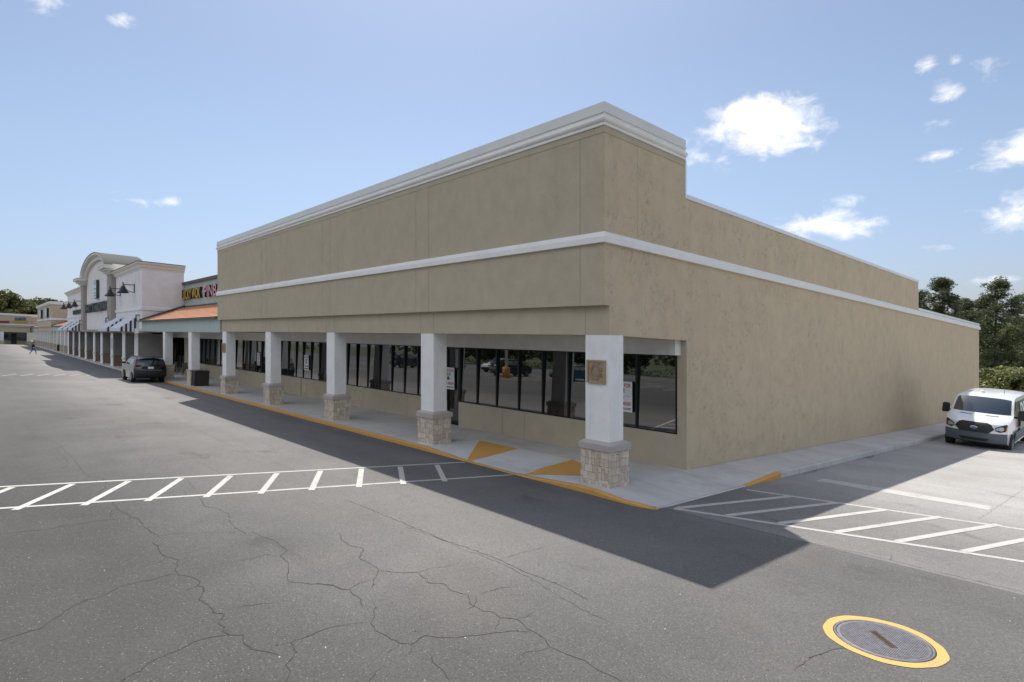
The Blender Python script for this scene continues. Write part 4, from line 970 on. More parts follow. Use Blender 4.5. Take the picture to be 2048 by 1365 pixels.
M['grille_bar'] = simple('dark_grille_bar', (.035, .037, .04), .4)
def build_van():
    sc = 1.14; root = empty('cargo_van', (-5.86, 32.05 + 2.85 * sc, gz(-5.9, 35) - .02), (0, 0, 0), 'white cargo van with grey bumper and green side graphics parked by the side wall', 'van')
    root.scale = (sc, sc, sc); root.rotation_euler = (math.atan(-K), 0, R(-90))
    L2 = 2.82; W2 = 1.02
    sil = [(2.80, .62, 'bump'), (2.82, .80, 'nose'), (2.80, .98, 'nose'), (2.74, 1.12, 'hood'), (2.60, 1.21, 'hood'), (2.30, 1.31, 'hood'), (1.98, 1.38, 'hood'), (1.86, 1.42, 'glass'), (1.62, 1.66, 'glass'), (1.38, 1.86, 'glass'), (1.20, 1.985, 'body'),
           (1.05, 2.05, 'body'), (.6, 2.09, 'body'), (-.6, 2.10, 'body'), (-1.9, 2.08, 'body'), (-2.6, 2.03, 'body'), (-2.72, 1.9, 'body'), (-2.78, 1.2, 'body'), (-2.80, .5, 'body'), (-2.74, .32, 'body')]
    sil += [(-2.2, .30, 'under')] + [(x, z, 'under') for x, z, _ in arch(-1.75, -.41, .30)] + [(-1.2, .30, 'under'), (1.2, .28, 'under')] + [(x, z, 'under') for x, z, _ in arch(1.75, -.41, .28)] + [(2.2, .30, 'under'), (2.60, .37, 'bump'), (2.74, .43, 'bump')]
    def fn(x, z, y):
        a = abs(y) / W2; s_ = 1 if y >= 0 else -1
        px_ = x
        if x > .9: px_ -= (.30 * a ** 3.2 + .06 * a * a) * clip((x - .9) / 1.2, 0, 1)
        if x < -2.5: px_ += .06 * a ** 4
        zz = z - (.07 * a ** 4 if z > 1.9 else 0)
        tum = 1 - .13 * clip((z - 1.05) / 1.05, 0, 1) ** 1.3 - .05 * clip((.55 - z) / .3, 0, 1)
        nose = 1 - .06 * clip((x - 2.3) / .5, 0, 1)
        return (px_, y * tum * nose, zz)
    ys = [0, .3, .55, .74, .86, .94, .985, W2]
    out = car_loft(sil, ys, fn, root, {'body': ('body', M['van_white']), 'nose': ('body', M['van_white']), 'hood': ('hood', M['van_white']), 'glass': ('windscreen', M['carglass']), 'bump': ('bumper', M['van_grey']), 'under': ('underside', M['darkplastic'])}, {'glass': .94, 'bump': 99, 'under': 99, 'nose': 99, 'hood': .94})
    def S(x, z, y, off=0.0): p = fn(x, z, y); return (p[0] + off, p[1], p[2])
    def front_patch(name, mat, pts, off, par=root, thick=None):
        """patch on the front given by (y, z); x from the outline"""
        prof = [(p[1], p[0]) for p in ((2.74, .43), (2.80, .62), (2.82, .80), (2.80, .98), (2.74, 1.12), (2.60, 1.21))]
        def X(z):
            for (z0, x0), (z1, x1) in zip(prof, prof[1:]):
                if z0 <= z <= z1: return x0 + (x1 - x0) * (z - z0) / (z1 - z0)
            return prof[0][1] if z < prof[0][0] else prof[-1][1]
        b = MB(); n = len(pts); cy = sum(p[0] for p in pts) / n; cz = sum(p[1] for p in pts) / n
        rings = []
        for f in (1.0, .75, .5, .25): rings.append([S(X(cz + (z - cz) * f), cz + (z - cz) * f, cy + (y - cy) * f, off) for y, z in pts])
        vs = [p for r_ in rings for p in r_] + [S(X(cz), cz, cy, off)]
        fs = [(k * n + i, k * n + (i + 1) % n, (k + 1) * n + (i + 1) % n, (k + 1) * n + i) for k in range(3) for i in range(n)] + [(3 * n + i, 3 * n + (i + 1) % n, 4 * n) for i in range(n)]
        b.add(vs, fs, 0, True); return b.build(name, mat, par)
    hexa = [(-.54, .85), (-.64, .95), (-.52, 1.12), (-.40, 1.16), (.40, 1.16), (.52, 1.12), (.64, .95), (.54, .85), (.46, .79), (-.46, .79)]
    dens = lambda pts, m=4: [(a[0] + (c[0] - a[0]) * k / m, a[1] + (c[1] - a[1]) * k / m) for a, c in zip(pts, pts[1:] + pts[:1]) for k in range(m)]
    gr = front_patch('grille', M['darkplastic'], dens(hexa), .024)
    for i, z in enumerate((.86, .925, .99, 1.055)):
        w_ = .50 if i in (0, 3) else .56; pts = dens([(-w_, z), (w_, z), (w_, z + .018), (-w_, z + .018)], 8); front_patch('grille_bar', M['grille_bar'], pts, .030, gr)
    em_ = front_patch('badge', M['chrome'], [(.125 * math.cos(t), .965 + .05 * math.sin(t)) for t in [2 * math.pi * i / 20 for i in range(20)]], .045, gr)
    front_patch('badge_field', M['blue_sign'], [(.108 * math.cos(t), .965 + .04 * math.sin(t)) for t in [2 * math.pi * i / 20 for i in range(20)]], .05, em_)
    script = text_obj('badge_script', 'Ford', M['chrome'], .13, .04, .002, em_, (2.868, -.065, .948), (0, 1, 0), (0, 0, 1))
    front_patch('lower_grille', M['black'], dens([(-.40, .47), (.40, .47), (.50, .57), (-.50, .57)]), .014)
    for s_ in (1, -1):
        hl = [(s_ * .66, 1.02), (s_ * .68, .90), (s_ * .80, .86), (s_ * .97, .90), (s_ * 1.0, 1.14), (s_ * .93, 1.15)]
        h = front_patch('headlight', M['darkplastic'], dens(hl), .03); front_patch('lamp', M['lens'], [(s_ * .84 + .085 * math.cos(t), .985 + .075 * math.sin(t)) for t in [2 * math.pi * i / 14 for i in range(14)]], .045, h)
        front_patch('lamp', M['lens'], [(s_ * .735 + .05 * math.cos(t), .97 + .05 * math.sin(t)) for t in [2 * math.pi * i / 12 for i in range(12)]], .045, h)
        front_patch('indicator', M['amber'], dens([(s_ * .955, .92), (s_ * .995, .93), (s_ * .998, 1.12), (s_ * .965, 1.08)], 2), .04, h)
        vt = MB(); q = [S(2.12, 1.352, s_ * .22), S(2.07, 1.365, s_ * .22), S(2.06, 1.367, s_ * .62), S(2.11, 1.355, s_ * .62)]; vt.add([(a, c_, d + .008) for a, c_, d in q], [(0, 1, 2, 3)]); vt.build('bonnet_vent', M['black'], root)
        # door with glass, mirror
        yb = s_ * W2
        def SP(x, z, o_=.008): p = fn(x, z, yb); return (p[0] - (.0), p[1] + s_ * o_, p[2])
        dg = MB(); dg.add([SP(x, z, .012) for x, z in ((1.72, 1.30), (1.50, 1.52), (1.22, 1.80), (1.08, 1.88), (.42, 1.88), (.42, 1.30))], [tuple(range(6))]); d = dg.build('side_window', M['carglass'], root)
        ln = MB()
        for x in (.30, 1.55): ln.add([SP(x, .5), SP(x + .012, .5), SP(x + .012, 1.3), SP(x, 1.3)], [(0, 1, 2, 3)])
        ln.build('door_gap', M['black'], root)
        MB().box(.42, .58, min(yb, yb + s_ * .03), max(yb, yb + s_ * .03), 1.12, 1.16).build('door_handle', M['darkplastic'], root)
        lo = MB(); lo.add([SP(x, z, .006) for x, z in ((-2.3, .36), (1.22, .36), (1.30, .74), (-2.3, .74))], [(0, 1, 2, 3)]); lo.build('lower_trim', M['van_grey'], root)
        mr = MB(); m0 = s_ * (W2 + .03)
        mr.prism([(m0 + s_ * .04, 1.26), (m0 + s_ * .24, 1.24), (m0 + s_ * .27, 1.32), (m0 + s_ * .25, 1.60), (m0 + s_ * .20, 1.63), (m0 + s_ * .06, 1.62), (m0 + s_ * .03, 1.55)], 'x', 1.30, 1.46); mr.box(1.34, 1.42, min(m0 - s_ * .12, m0 + s_ * .05), max(m0 - s_ * .12, m0 + s_ * .05), 1.30, 1.38); mr.build('mirror', M['darkplastic'], root)
        for x in (1.75, -1.75): wheel(root, x, s_ * (W2 - .115), .37, .25, s_)
    # green vinyl and lettering on the driver's side
    s_ = 1
    def SV(x, z, o_): p = fn(x, z, s_ * W2); return (p[0], p[1] + s_ * o_, p[2])
    gv = MB(); xs_ = [.28, -.4, -1.1, -1.9, -2.7]; zs_ = [.76, 1.0, 1.2, 1.45, 1.7, 1.93]
    gv.add([SV(x, z, .009) for z in zs_ for x in xs_], [(j * 5 + i, j * 5 + i + 1, (j + 1) * 5 + i + 1, (j + 1) * 5 + i) for j in range(5) for i in range(4)]); v = gv.build('vinyl_wrap', M['pgreen'], root)
    text_obj('wrap_lettering', 'DRAIN', M['white'], 2.6, .66, .003, v, (.16, 1.032, 1.16), (-1, 0, 0), (0, -.12, 1), .02)
    text_obj('door_lettering', 'SERVICE', M['red_sign'], .46, .07, .002, root, (1.28, W2 + .012, 1.08), (-1, 0, 0), (0, 0, 1)); text_obj('door_lettering', 'AND REPAIR', M['red_sign'], .42, .045, .002, root, (1.24, W2 + .012, .98), (-1, 0, 0), (0, 0, 1))
    MB().lathe([(.07, 0), (.075, .05), (.05, .10), (.001, .12)], (.5, -.18, 2.085), 16).build('beacon', M['white'], root)
    MB().tube((.2, .45, 2.08), (.13, .45, 2.30), .008, .006).build('antenna', M['black'], root)
    # cab interior seen through the screen
    MB().box(1.2, 1.75, -.8, .8, 1.2, 1.36).build('dashboard', M['van_grey'], root)
    for y in (-.4, .4): MB().box(-.5, -.3, y - .25, y + .25, .8, 1.75).build('wiper_arm' if False else 'seat', M['darkcl'], root)
    return root
van = build_van()

def build_suv(loc, rotz, label, paint_, sc=1.2, group=None, name='parked_suv', low=1.0):
    root = empty(name, loc, (0, 0, rotz), label, 'car', group); root.scale = (sc, sc, sc * low)
    W2 = .925
    sil = [(2.28, .62, 'body'), (2.26, .84, 'body'), (2.14, .96, 'body'), (1.7, 1.03, 'body'), (1.12, 1.08, 'body'), (.98, 1.12, 'glass'), (.62, 1.40, 'glass'), (.34, 1.56, 'body'), (.05, 1.64, 'body'), (-.7, 1.66, 'body'), (-1.5, 1.62, 'body'), (-1.86, 1.56, 'body'),
           (-1.96, 1.50, 'rglass'), (-2.06, 1.36, 'rglass'), (-2.14, 1.18, 'body'), (-2.20, 1.05, 'body'), (-2.23, .82, 'bump'), (-2.30, .70, 'bump'), (-2.30, .48, 'bump'), (-2.18, .32, 'bump')]
    sil += [(-1.78, .26, 'under')] + [(x, z, 'under') for x, z, _ in arch(-1.36, -.385, .26)] + [(-.9, .25, 'under'), (.9, .25, 'under')] + [(x, z, 'under') for x, z, _ in arch(1.36, -.385, .25)] + [(1.8, .26, 'under'), (2.2, .30, 'fbump'), (2.28, .42, 'fbump')]
    def fn(x, z, y):
        a = abs(y) / W2
        px_ = x - (.22 * a ** 3 + .04 * a * a) * clip((x - .8) / 1.3, 0, 1) + (.16 * a ** 3) * clip((-1.5 - x) / .7, 0, 1)
        tum = 1 - .20 * clip((z - 1.0) / .62, 0, 1) ** 1.15 - .07 * clip((.5 - z) / .25, 0, 1) - .02 * clip((z - .8) / .25, 0, 1)
        return (px_, y * tum, z - (.05 * a ** 4 if z > 1.5 else 0))
    ys = [0, .3, .55, .7, .8, .87, W2]
    car_loft(sil, ys, fn, root, {'body': ('body', paint_), 'glass': ('windscreen', M['carglass']), 'rglass': ('rear_window', M['carglass']), 'bump': ('bumper', M['van_grey'] if paint_ != M['carblack'] else M['darkplastic']), 'fbump': ('bumper', M['darkplastic']), 'under': ('underside', M['darkplastic'])}, {'glass': .87, 'rglass': .8, 'bump': 99, 'fbump': 99, 'under': 99})
    MB().box(-2.10, -1.84, -.62, .62, 1.575, 1.605).build('spoiler', paint_, root)
    MB().box(-2.245, -2.235, -.16, .16, .90, 1.03).build('number_plate', M['white'], root)
    MB().box(-2.262, -2.225, -.62, .62, .80, .835).build('chrome_strip', M['steel'], root)
    MB().box(-2.21, -2.17, -.5, .5, .88, 1.04).build('tailgate_recess', M['darkplastic'], root)
    for s_ in (1, -1):
        y0 = s_ * W2
        def SP(x, z, o_=.006): p = fn(x, z, y0); return (p[0], p[1] + s_ * o_, p[2])
        g = MB(); g.add([SP(x, z, .008) for x, z in ((.86, 1.13), (.50, 1.40), (.22, 1.52), (-.30, 1.54), (-.30, 1.11))], [tuple(range(5))]); g.build('side_window', M['carglass'], root)
        g = MB(); g.add([SP(x, z, .008) for x, z in ((-.38, 1.11), (-.38, 1.54), (-1.25, 1.52), (-1.62, 1.40), (-1.30, 1.13))], [tuple(range(5))]); g.build('side_window', M['carglass'], root)
        tl = MB(); ya, yb = sorted((s_ * .55, s_ * .84)); tl.box(-2.20, -2.06, ya, yb, 1.05, 1.12); tl.build('tail_light', M['red_lens'], root)
        rf = MB(); ya, yb = sorted((s_ * .58, s_ * .76)); rf.box(-2.315, -2.28, ya, yb, .52, .58); rf.build('reflector', M['red_lens'], root)
        hl = MB(); ya, yb = sorted((s_ * .48, s_ * .80)); hl.box(2.05, 2.215, ya, yb, .84, .92); hl.build('headlight', M['lens'], root)
        mr = MB(); ya, yb = sorted((s_ * (W2 - .02), s_ * (W2 + .17))); mr.box(.70, .84, ya, yb, 1.10, 1.24); mr.build('mirror', M['darkplastic'] if paint_ == M['carblack'] else paint_, root)
        MB().tube((-1.4, s_ * .62, 1.66), (.1, s_ * .64, 1.67), .018).build('roof_rail', M['darkplastic'], root)
        for x in (1.36, -1.36): wheel(root, x, s_ * (W2 - .12), .345, .23, s_)
    return root
def on_lot(x, y): return (x, y, gz(x, y))
suv = build_suv((-52.6 - 2.5, 9.85, gz(-55, 9.85) + .01), R(180), 'black sport utility car parked at the yellow kerb, seen from behind', M['carblack'])
suv.rotation_euler = (math.atan(K), 0, R(180))
# ---------------------------------------------------------------- people
def skin_mesh(name, nodes, edges, mat, parent, lvl=1, root=0):
    me = bpy.data.meshes.new(name); me.from_pydata([n[:3] for n in nodes], edges, []); me.materials.append(mat)
    o = bpy.data.objects.new(name, me); COL.objects.link(o); o.parent = parent
    md = o.modifiers.new('skin', 'SKIN'); md.use_smooth_shade = True
    for i, n in enumerate(nodes):
        sv = me.skin_vertices[0].data[i]; sv.radius = (n[3], n[4] if len(n) > 4 else n[3]); sv.use_root = i == root
    ss = o.modifiers.new('sub', 'SUBSURF'); ss.levels = lvl; ss.render_levels = lvl
    return o
def fingers(nodes, edges, wrist, palm, dirv, side):
    """five short tapering chains rooted in the palm"""
    d = Vector(dirv).normalized(); s_ = Vector(side).normalized()
    for k, (off, L) in enumerate(((-.032, .060), (-.011, .072), (.011, .068), (.031, .052))):
        base = len(nodes); p = Vector(nodes[palm][:3]) + s_ * off
        a = p + d * .035; c = a + d * L * .55 + Vector((0, 0, -.006)); e = c + d * L * .45 + d.cross(s_) * .014
        nodes += [(*a, .0095), (*c, .0085), (*e, .007)]; edges += [(palm, base), (base, base + 1), (base + 1, base + 2)]
    base = len(nodes); p = Vector(nodes[palm][:3]); a = p - s_ * .045 + d * .002; c = a + (d - s_ * .5).normalized() * .04
    nodes += [(*a, .011), (*c, .009)]; edges += [(palm, base), (base, base + 1)]
def person(label, loc, rotz, joints, top_, legs_, hairm, skinm, sc=1.1, shoes=None):
    """joints: dict of named points in metres, x forward, y left, z up"""
    J = joints; root = empty('person', loc, (0, 0, rotz), label, 'person'); root.scale = (sc,) * 3
    names = ['pelvis', 'belly', 'chest', 'neck', 'chin', 'head', 'crown']; rad = dict(pelvis=.125, belly=.115, chest=.135, neck=.052, chin=.066, head=.092, crown=.062)
    nodes = [(*J[n], rad[n], rad[n] * .82) for n in names]; edges = [(i, i + 1) for i in range(6)]
    idx = {n: i for i, n in enumerate(names)}
    for s_ in ('l', 'r'):
        for chain, rr in ((('hip', 'knee', 'ankle', 'ball', 'toe'), (.088, .058, .040, .042, .030)), (('shoulder', 'elbow', 'wrist', 'palm'), (.055, .042, .028, .034))):
            prev = idx['pelvis'] if chain[0] == 'hip' else idx['chest']
            for n, r_ in zip(chain, rr):
                idx[s_ + n] = len(nodes); nodes.append((*J[s_ + n], r_)); edges.append((prev, idx[s_ + n])); prev = idx[s_ + n]
        w, p = Vector(J[s_ + 'wrist']), Vector(J[s_ + 'palm']); d = (p - w).normalized(); sd = d.cross(Vector((0, 1, 0))) if abs(d.y) < .8 else Vector((1, 0, 0))
        fingers(nodes, edges, idx[s_ + 'wrist'], idx[s_ + 'palm'], d, sd)
    skin_mesh('body', nodes, edges, skinm, root, 1)
    h = Vector(J['head']); f = (Vector(J.get('look', (1, 0, 0)))).normalized(); lf = Vector((0, 0, 1)).cross(f).normalized()
    fc = MB()
    fc.lathe([(.001, .105), (.018, .088), (.02, .075), (.001, .06)], tuple(h + f * 0 + Vector((0, 0, -.09))), 6)
    # hair cap and face details
    hc = MB(); n = 12
    for i in range(7):
        pass
    prof_ = [(.001, .125), (.055, .112), (.092, .07), (.104, .02), (.10, -.03), (.085, -.06)]
    hc.lathe(prof_, tuple(h - f * .018 + Vector((0, 0, .02))), 16); hc.build('hair', hairm, root)
    fe = MB()
    for s_ in (1, -1):
        e = h + f * .088 + lf * s_ * .032 + Vector((0, 0, -.002)); fe.lathe([(.001, .009), (.010, 0), (.001, -.009)], tuple(e), 8)
    m = h + f * .086 + Vector((0, 0, -.062)); fe.box(m.x - .004, m.x + .006, m.y - .022, m.y + .022, m.z - .004, m.z + .004); fe.build('eyes_and_mouth', M['hair'], root)
    ns = MB(); q = h + f * .1 + Vector((0, 0, -.028)); ns.lathe([(.001, .03), (.010, .008), (.014, -.008), (.001, -.014)], tuple(q), 8); ns.build('nose', skinm, root)
    # clothing shells follow the same skeleton
    g = [(*J['pelvis'], .138, .115), (*J['belly'], .13, .11), (*J['chest'], .152, .122), (*(Vector(J['neck']) - Vector((0, 0, .03))), .075)]; e = [(0, 1), (1, 2), (2, 3)]
    for s_ in ('l', 'r'):
        b0 = len(g); g += [(*J[s_ + 'shoulder'], .072), (*J[s_ + 'elbow'], .056), (*(Vector(J[s_ + 'elbow']).lerp(Vector(J[s_ + 'wrist']), .85)), .045)]; e += [(2, b0), (b0, b0 + 1), (b0 + 1, b0 + 2)]
    skin_mesh('jacket', g, e, top_, root, 1)
    g = [(*J['pelvis'], .142, .12)]; e = []
    for s_ in ('l', 'r'):
        b0 = len(g); g += [(*J[s_ + 'hip'], .102), (*J[s_ + 'knee'], .074), (*J[s_ + 'ankle'], .056)]; e += [(0, b0), (b0, b0 + 1), (b0 + 1, b0 + 2)]
    skin_mesh('trousers', g, e, legs_, root, 1)
    for s_ in ('l', 'r'):
        a, b_, t_ = (Vector(J[s_ + k]) for k in ('ankle', 'ball', 'toe')); heel = a - (t_ - a).normalized() * .03 + Vector((0, 0, -.05))
        skin_mesh('shoe', [(*heel, .045), (*b_, .052), (*t_, .036)], [(0, 1), (1, 2)], M['black'], root, 1)
    return root
walkJ = dict(pelvis=(0, 0, .93), belly=(.01, 0, 1.08), chest=(.05, 0, 1.30), neck=(.09, 0, 1.47), chin=(.13, 0, 1.54), head=(.13, 0, 1.62), crown=(.13, 0, 1.70), look=(1, 0, -.15),
    lhip=(.02, .09, .88), lknee=(.25, .10, .50), lankle=(.34, .10, .10), lball=(.42, .10, .04), ltoe=(.49, .10, .035), rhip=(-.02, -.09, .88), rknee=(-.10, -.10, .47), rankle=(-.42, -.10, .16), rball=(-.42, -.10, .07), rtoe=(-.36, -.10, .03),
    lshoulder=(.06, .19, 1.40), lelbow=(-.04, .24, 1.14), lwrist=(.06, .24, .92), lpalm=(.10, .24, .84), rshoulder=(.06, -.19, 1.40), relbow=(.02, -.24, 1.13), rwrist=(.20, -.22, .96), rpalm=(.27, -.21, .90))
person('person in navy top and blue jeans walking across the far lot', on_lot(-124.2, 6.8), R(48), walkJ, M['navy'], M['jean'], M['hair'], M['skin'], 1.13)
sitJ = dict(pelvis=(0, 0, .52), belly=(.04, 0, .66), chest=(.14, 0, .86), neck=(.24, 0, 1.01), chin=(.31, 0, 1.05), head=(.34, 0, 1.12), crown=(.35, 0, 1.20), look=(1, 0, -.6),
    lhip=(.03, .09, .50), lknee=(.44, .14, .50), lankle=(.42, .14, .10), lball=(.50, .14, .04), ltoe=(.57, .14, .035), rhip=(.03, -.09, .50), rknee=(.44, -.14, .50), rankle=(.46, -.14, .10), rball=(.54, -.14, .04), rtoe=(.61, -.14, .035),
    lshoulder=(.17, .18, .93), lelbow=(.28, .23, .70), lwrist=(.48, .16, .64), lpalm=(.55, .13, .62), rshoulder=(.17, -.18, .93), relbow=(.28, -.23, .70), rwrist=(.48, -.16, .64), rpalm=(.55, -.13, .62))
def wz(x, y): return top(x, y) + sh(y)
person('seated person in a teal shirt leaning forward on the arcade', (-62.6, 13.6, wz(-62.6, 13.6)), R(-120), sitJ, M['tealcl'], M['darkcl'], M['hair'], M['skin_dk'], 1.1)

# ---------------------------------------------------------------- arcade furniture
def cafe_chair(loc, rotz, label, wood=False):
    o = empty('patio_chair', loc, (0, 0, rotz), label, 'chair', None if wood else 'black cafe chairs by the green restaurant'); mt = M['black'] if not wood else M['grey_chair']
    s_ = MB(); s_.lathe([(.001, .47), (.20, .47), (.225, .455), (.20, .44), (.001, .44)], seg=18); s_.build('seat', mt, o)
    for x, y in ((.17, .17), (.17, -.17), (-.17, .17), (-.17, -.17)): MB().tube((x, y, .45), (x * 1.3, y * 1.3, 0), .014, .012).build('leg', mt, o)
    bk = MB(); pts = [(-.20 - .10 * math.sin(t) * .6, .22 * math.cos(t), .46 + .46 * math.sin(t)) for t in [math.pi * i / 12 for i in range(13)]]; bk.path(pts, .014, 6)
    for y in (-.13, -.065, 0, .065, .13): bk.tube((-.2, y, .46), (-.25, y, .46 + .43 * math.sqrt(1 - (y / .23) ** 2)), .008, .008, 5)
    bk.build('backrest', mt, o); return o
M['dry_leaf'] = simple('dry_leaves', (.20, .12, .05), .9, var=.5, scale=3)
M['grey_chair'] = simple('weathered_wood', (.22, .21, .21), .8)
cafe_chair((-55.6, 13.7, wz(-55.6, 13.7)), R(100), 'black metal cafe chair nearer the corner store, facing the small table')
cafe_chair((-57.6, 13.9, wz(-57.6, 13.9)), R(60), 'black metal cafe chair partly behind the second green-store column')
def table(loc, label):
    o = empty('cafe_table', loc, label=label, cat='table')
    MB().lathe([(.001, .76), (.42, .76), (.43, .745), (.42, .73), (.001, .73)], seg=24).build('table_top', M['offwhite'], o)
    MB().lathe([(.035, .73), (.035, .04), (.22, .03), (.22, 0)], seg=14).build('pedestal', M['black'], o)
table((-56.7, 14.35, wz(-56.7, 14.35)), 'small round cafe table under the restaurant windows')
def bench_chair(x, y, rot, label):
    o = empty('slatted_armchair', (x, y, wz(x, y)), (0, 0, rot), label, 'chair', 'grey slatted armchairs on the arcade'); mt = M['grey_chair']
    MB().box(-.28, .28, -.3, .3, .40, .44).build('seat', mt, o)
    b = MB()
    for k in range(6): b.box(-.33, -.30, -.28 + .1 * k, -.21 + .1 * k, .44, 1.12)
    b.box(-.335, -.30, -.3, .33, 1.0, 1.06); b.build('backrest', mt, o)
    for yy in (-.32, .28): 
        MB().box(-.3, .32, yy, yy + .06, .62, .66).build('armrest', mt, o)
        for xx in (-.3, .26): MB().box(xx, xx + .05, yy, yy + .05, 0, .62).build('leg', mt, o)
bench_chair(-62.55, 13.55, R(-120), 'grey slatted armchair under the person in teal'); bench_chair(-60.4, 13.9, R(-150), 'empty grey slatted armchair right of the seated person')
def litter_bin(x, y, z, sc, label, w=.8, d=.9, h=1.05):
    o = empty('litter_bin', (x, y, z), (math.atan(-K), 0, 0), label, 'litter bin'); o.scale = (sc,) * 3
    b = MB(); b.box(-w / 2 + .03, w / 2 - .03, -d / 2 + .03, d / 2 - .03, .04, h - .06); b.build('liner', M['darkplastic'], o)
    p = MB()
    for k in range(9):
        yy = -d / 2 + .05 + k * (d - .1) / 9
        for xx in (-w / 2, w / 2 - .028): p.box(xx, xx + .028, yy + .006, yy + (d - .1) / 9 - .006, .06, h - .08)
        xx = -w / 2 + .05 + k * (w - .1) / 9
        for yy in (-d / 2, d / 2 - .028): p.box(xx + .006, xx + (w - .1) / 9 - .006, yy, yy + .028, .06, h - .08)
    p.build('slat_panels', M['brown_panel'], o)
    f = MB()
    for sx in (-1, 1):
        for sy in (-1, 1): f.box(min(sx * (w / 2 - .05), sx * (w / 2 + .012)), max(sx * (w / 2 - .05), sx * (w / 2 + .012)), min(sy * (d / 2 - .05), sy * (d / 2 + .012)), max(sy * (d / 2 - .05), sy * (d / 2 + .012)), 0, h - .05)
    f.build('frame', M['black'], o)
    l = MB(); l.box(-w / 2 - .03, w / 2 + .03, -d / 2 - .03, d / 2 + .03, h - .048, h); l.build('lid', M['black'], o); MB().lathe([(.001, h + .035), (.18, h + .03), (.2, h + .002)], seg=18).build('lid_dome', M['black'], o)
litter_bin(-46.55, 11.85, wz(-46.5, 11.85), 1.02, 'dark brown litter bin beside a stone-based column of the green restaurant')
litter_bin(-143.2, 11.9, wz(-143, 11.9) + .0, 1.15, 'small dark litter bin far down the arcade, beyond the white store')

# ---------------------------------------------------------------- open lot in front: lamp posts, parked cars, hedges (mirrored in the windows)
def lot_lamp(x, y, label):
    o = empty('lamp_post', on_lot(x, y), label=label, cat='lamp post', group='white lamp posts with yellow bases in the open lot')
    MB().lathe([(.001, 0), (.36, 0), (.36, 1.0), (.33, 1.05), (.001, 1.05)], seg=20).build('concrete_base', M['yellow_paint'], o)
    MB().tube((0, 0, 1.05), (0, 0, 9.5), .13, .09, 12).build('pole', M['white_metal'], o)
    a = MB(); a.box(-1.0, 1.0, -.04, .04, 9.35, 9.45); a.build('cross_arm', M['white_metal'], o)
    for s_ in (-1, 1): MB().box(s_ * 1.25 - .35, s_ * 1.25 + .35, -.2, .2, 9.3, 9.5).build('lamp_head', M['dark_metal'], o)
lot_lamp(-21.0, -7.8, 'lamp post in the hatched bay nearest the camera side'); lot_lamp(-42.7, -7.8, 'lamp post in the second hatched bay'); lot_lamp(-64, -15, 'lamp post in the far rows of the lot'); lot_lamp(-33, -33, 'lamp post at the back of the lot'); lot_lamp(-6, -15, 'lamp post right of the hatched bays')
P_ = {'silver': simple('silver_car_paint', (.45, .47, .5), .3, .4, .03, coat=.8), 'white': M['van_white'], 'blue': simple('blue_car_paint', (.05, .14, .2), .25, .3, .03, coat=1), 'dark': simple('graphite_car_paint', (.03, .035, .045), .25, .3, .03, coat=1), 'grey': simple('grey_car_paint', (.12, .13, .15), .25, .3, .03, coat=1)}
for x, y, c, r, l, low in ((-38.2, -12, 'blue', 90, 'blue hatchback parked in the open lot', .85), (-47, -12.2, 'dark', -90, 'graphite sport utility car parked in the open lot', 1.0), (-55.5, -17.8, 'white', 90, 'white car in the second row of the lot', .9), (-58.4, -12, 'grey', 90, 'grey car near the second hatched bay', 1.0),
                        (-67, -12, 'dark', -90, 'dark car left of the grey one in the lot', 1.0), (-72.6, -17.8, 'white', 90, 'white sport utility car at the far end of the lot', 1.0), (-50, -30.3, 'silver', 90, 'silver car in the back rows of the lot', .88), (-26, -30.3, 'white', 90, 'white car in the back row behind the lamp post', .95), (-12.5, -36, 'blue', -90, 'blue car by the rear hedge', .88)):
    build_suv(on_lot(x, y), R(r), l, P_[c], 1.1, 'cars parked in the open lot', 'parked_car', low)

# leaf litter and grit caught along the side kerb and the wall base
lf = MB(); rn = random.Random(12)
def leaf(x, y, z, r):
    a = rn.uniform(0, 6.28); c_, s_ = math.cos(a) * r, math.sin(a) * r
    lf.add([(x - c_, y - s_, z + .004), (x + s_ * .5, y - c_ * .5, z + .012), (x + c_, y + s_, z + .005), (x - s_ * .5, y + c_ * .5, z + .010)], [(0, 1, 2, 3)])
for i in range(230):
    y = rn.choice((rn.gauss(19.5, .7), rn.gauss(24.5, .5), rn.uniform(15.4, 40))); x = -7.56 + abs(rn.gauss(0, .07)); leaf(x, y, gz(x, y) + .004, rn.uniform(.012, .032))
for i in range(90):
    y = rn.uniform(15, 40); x = -9.18 + abs(rn.gauss(0, .03)); leaf(x, y, top(x, y) + sh(y) + .003, rn.uniform(.008, .02))
for i in range(60):
    x = rn.uniform(-15, -1); y = rn.uniform(1, 10); leaf(x, y, gz(x, y) + .004, rn.uniform(.008, .02))
tag(lf.build('leaf_litter', M['dry_leaf']), kind='stuff')

# ---------------------------------------------------------------- trees and shrubs
def leaf_cloud(b, rn, c, r, n, size, flat=1.0, needle=False):
    cx, cy, cz = c
    for _ in range(n):
        u = rn.gauss(0, 1), rn.gauss(0, 1), rn.gauss(0, 1); L = math.sqrt(sum(k * k for k in u)) or 1; d = r * rn.uniform(.35, 1) ** .6
        p = Vector((cx + u[0] / L * d, cy + u[1] / L * d, cz + u[2] / L * d * flat))
        a = Vector((rn.uniform(-1, 1), rn.uniform(-1, 1), rn.uniform(-.6, .6))).normalized(); q = a.cross(Vector((rn.uniform(-1, 1), rn.uniform(-1, 1), rn.uniform(-1, 1)))).normalized()
        s1 = size * rn.uniform(.6, 1.3); s2 = s1 * (.28 if needle else .7)
        o = len(b.v); b.v += [tuple(p - a * s1), tuple(p - q * s2), tuple(p + a * s1), tuple(p + q * s2)]; b.f.append([o, o + 1, o + 2, o + 3]); b.m.append(0); b.sm.append(False)
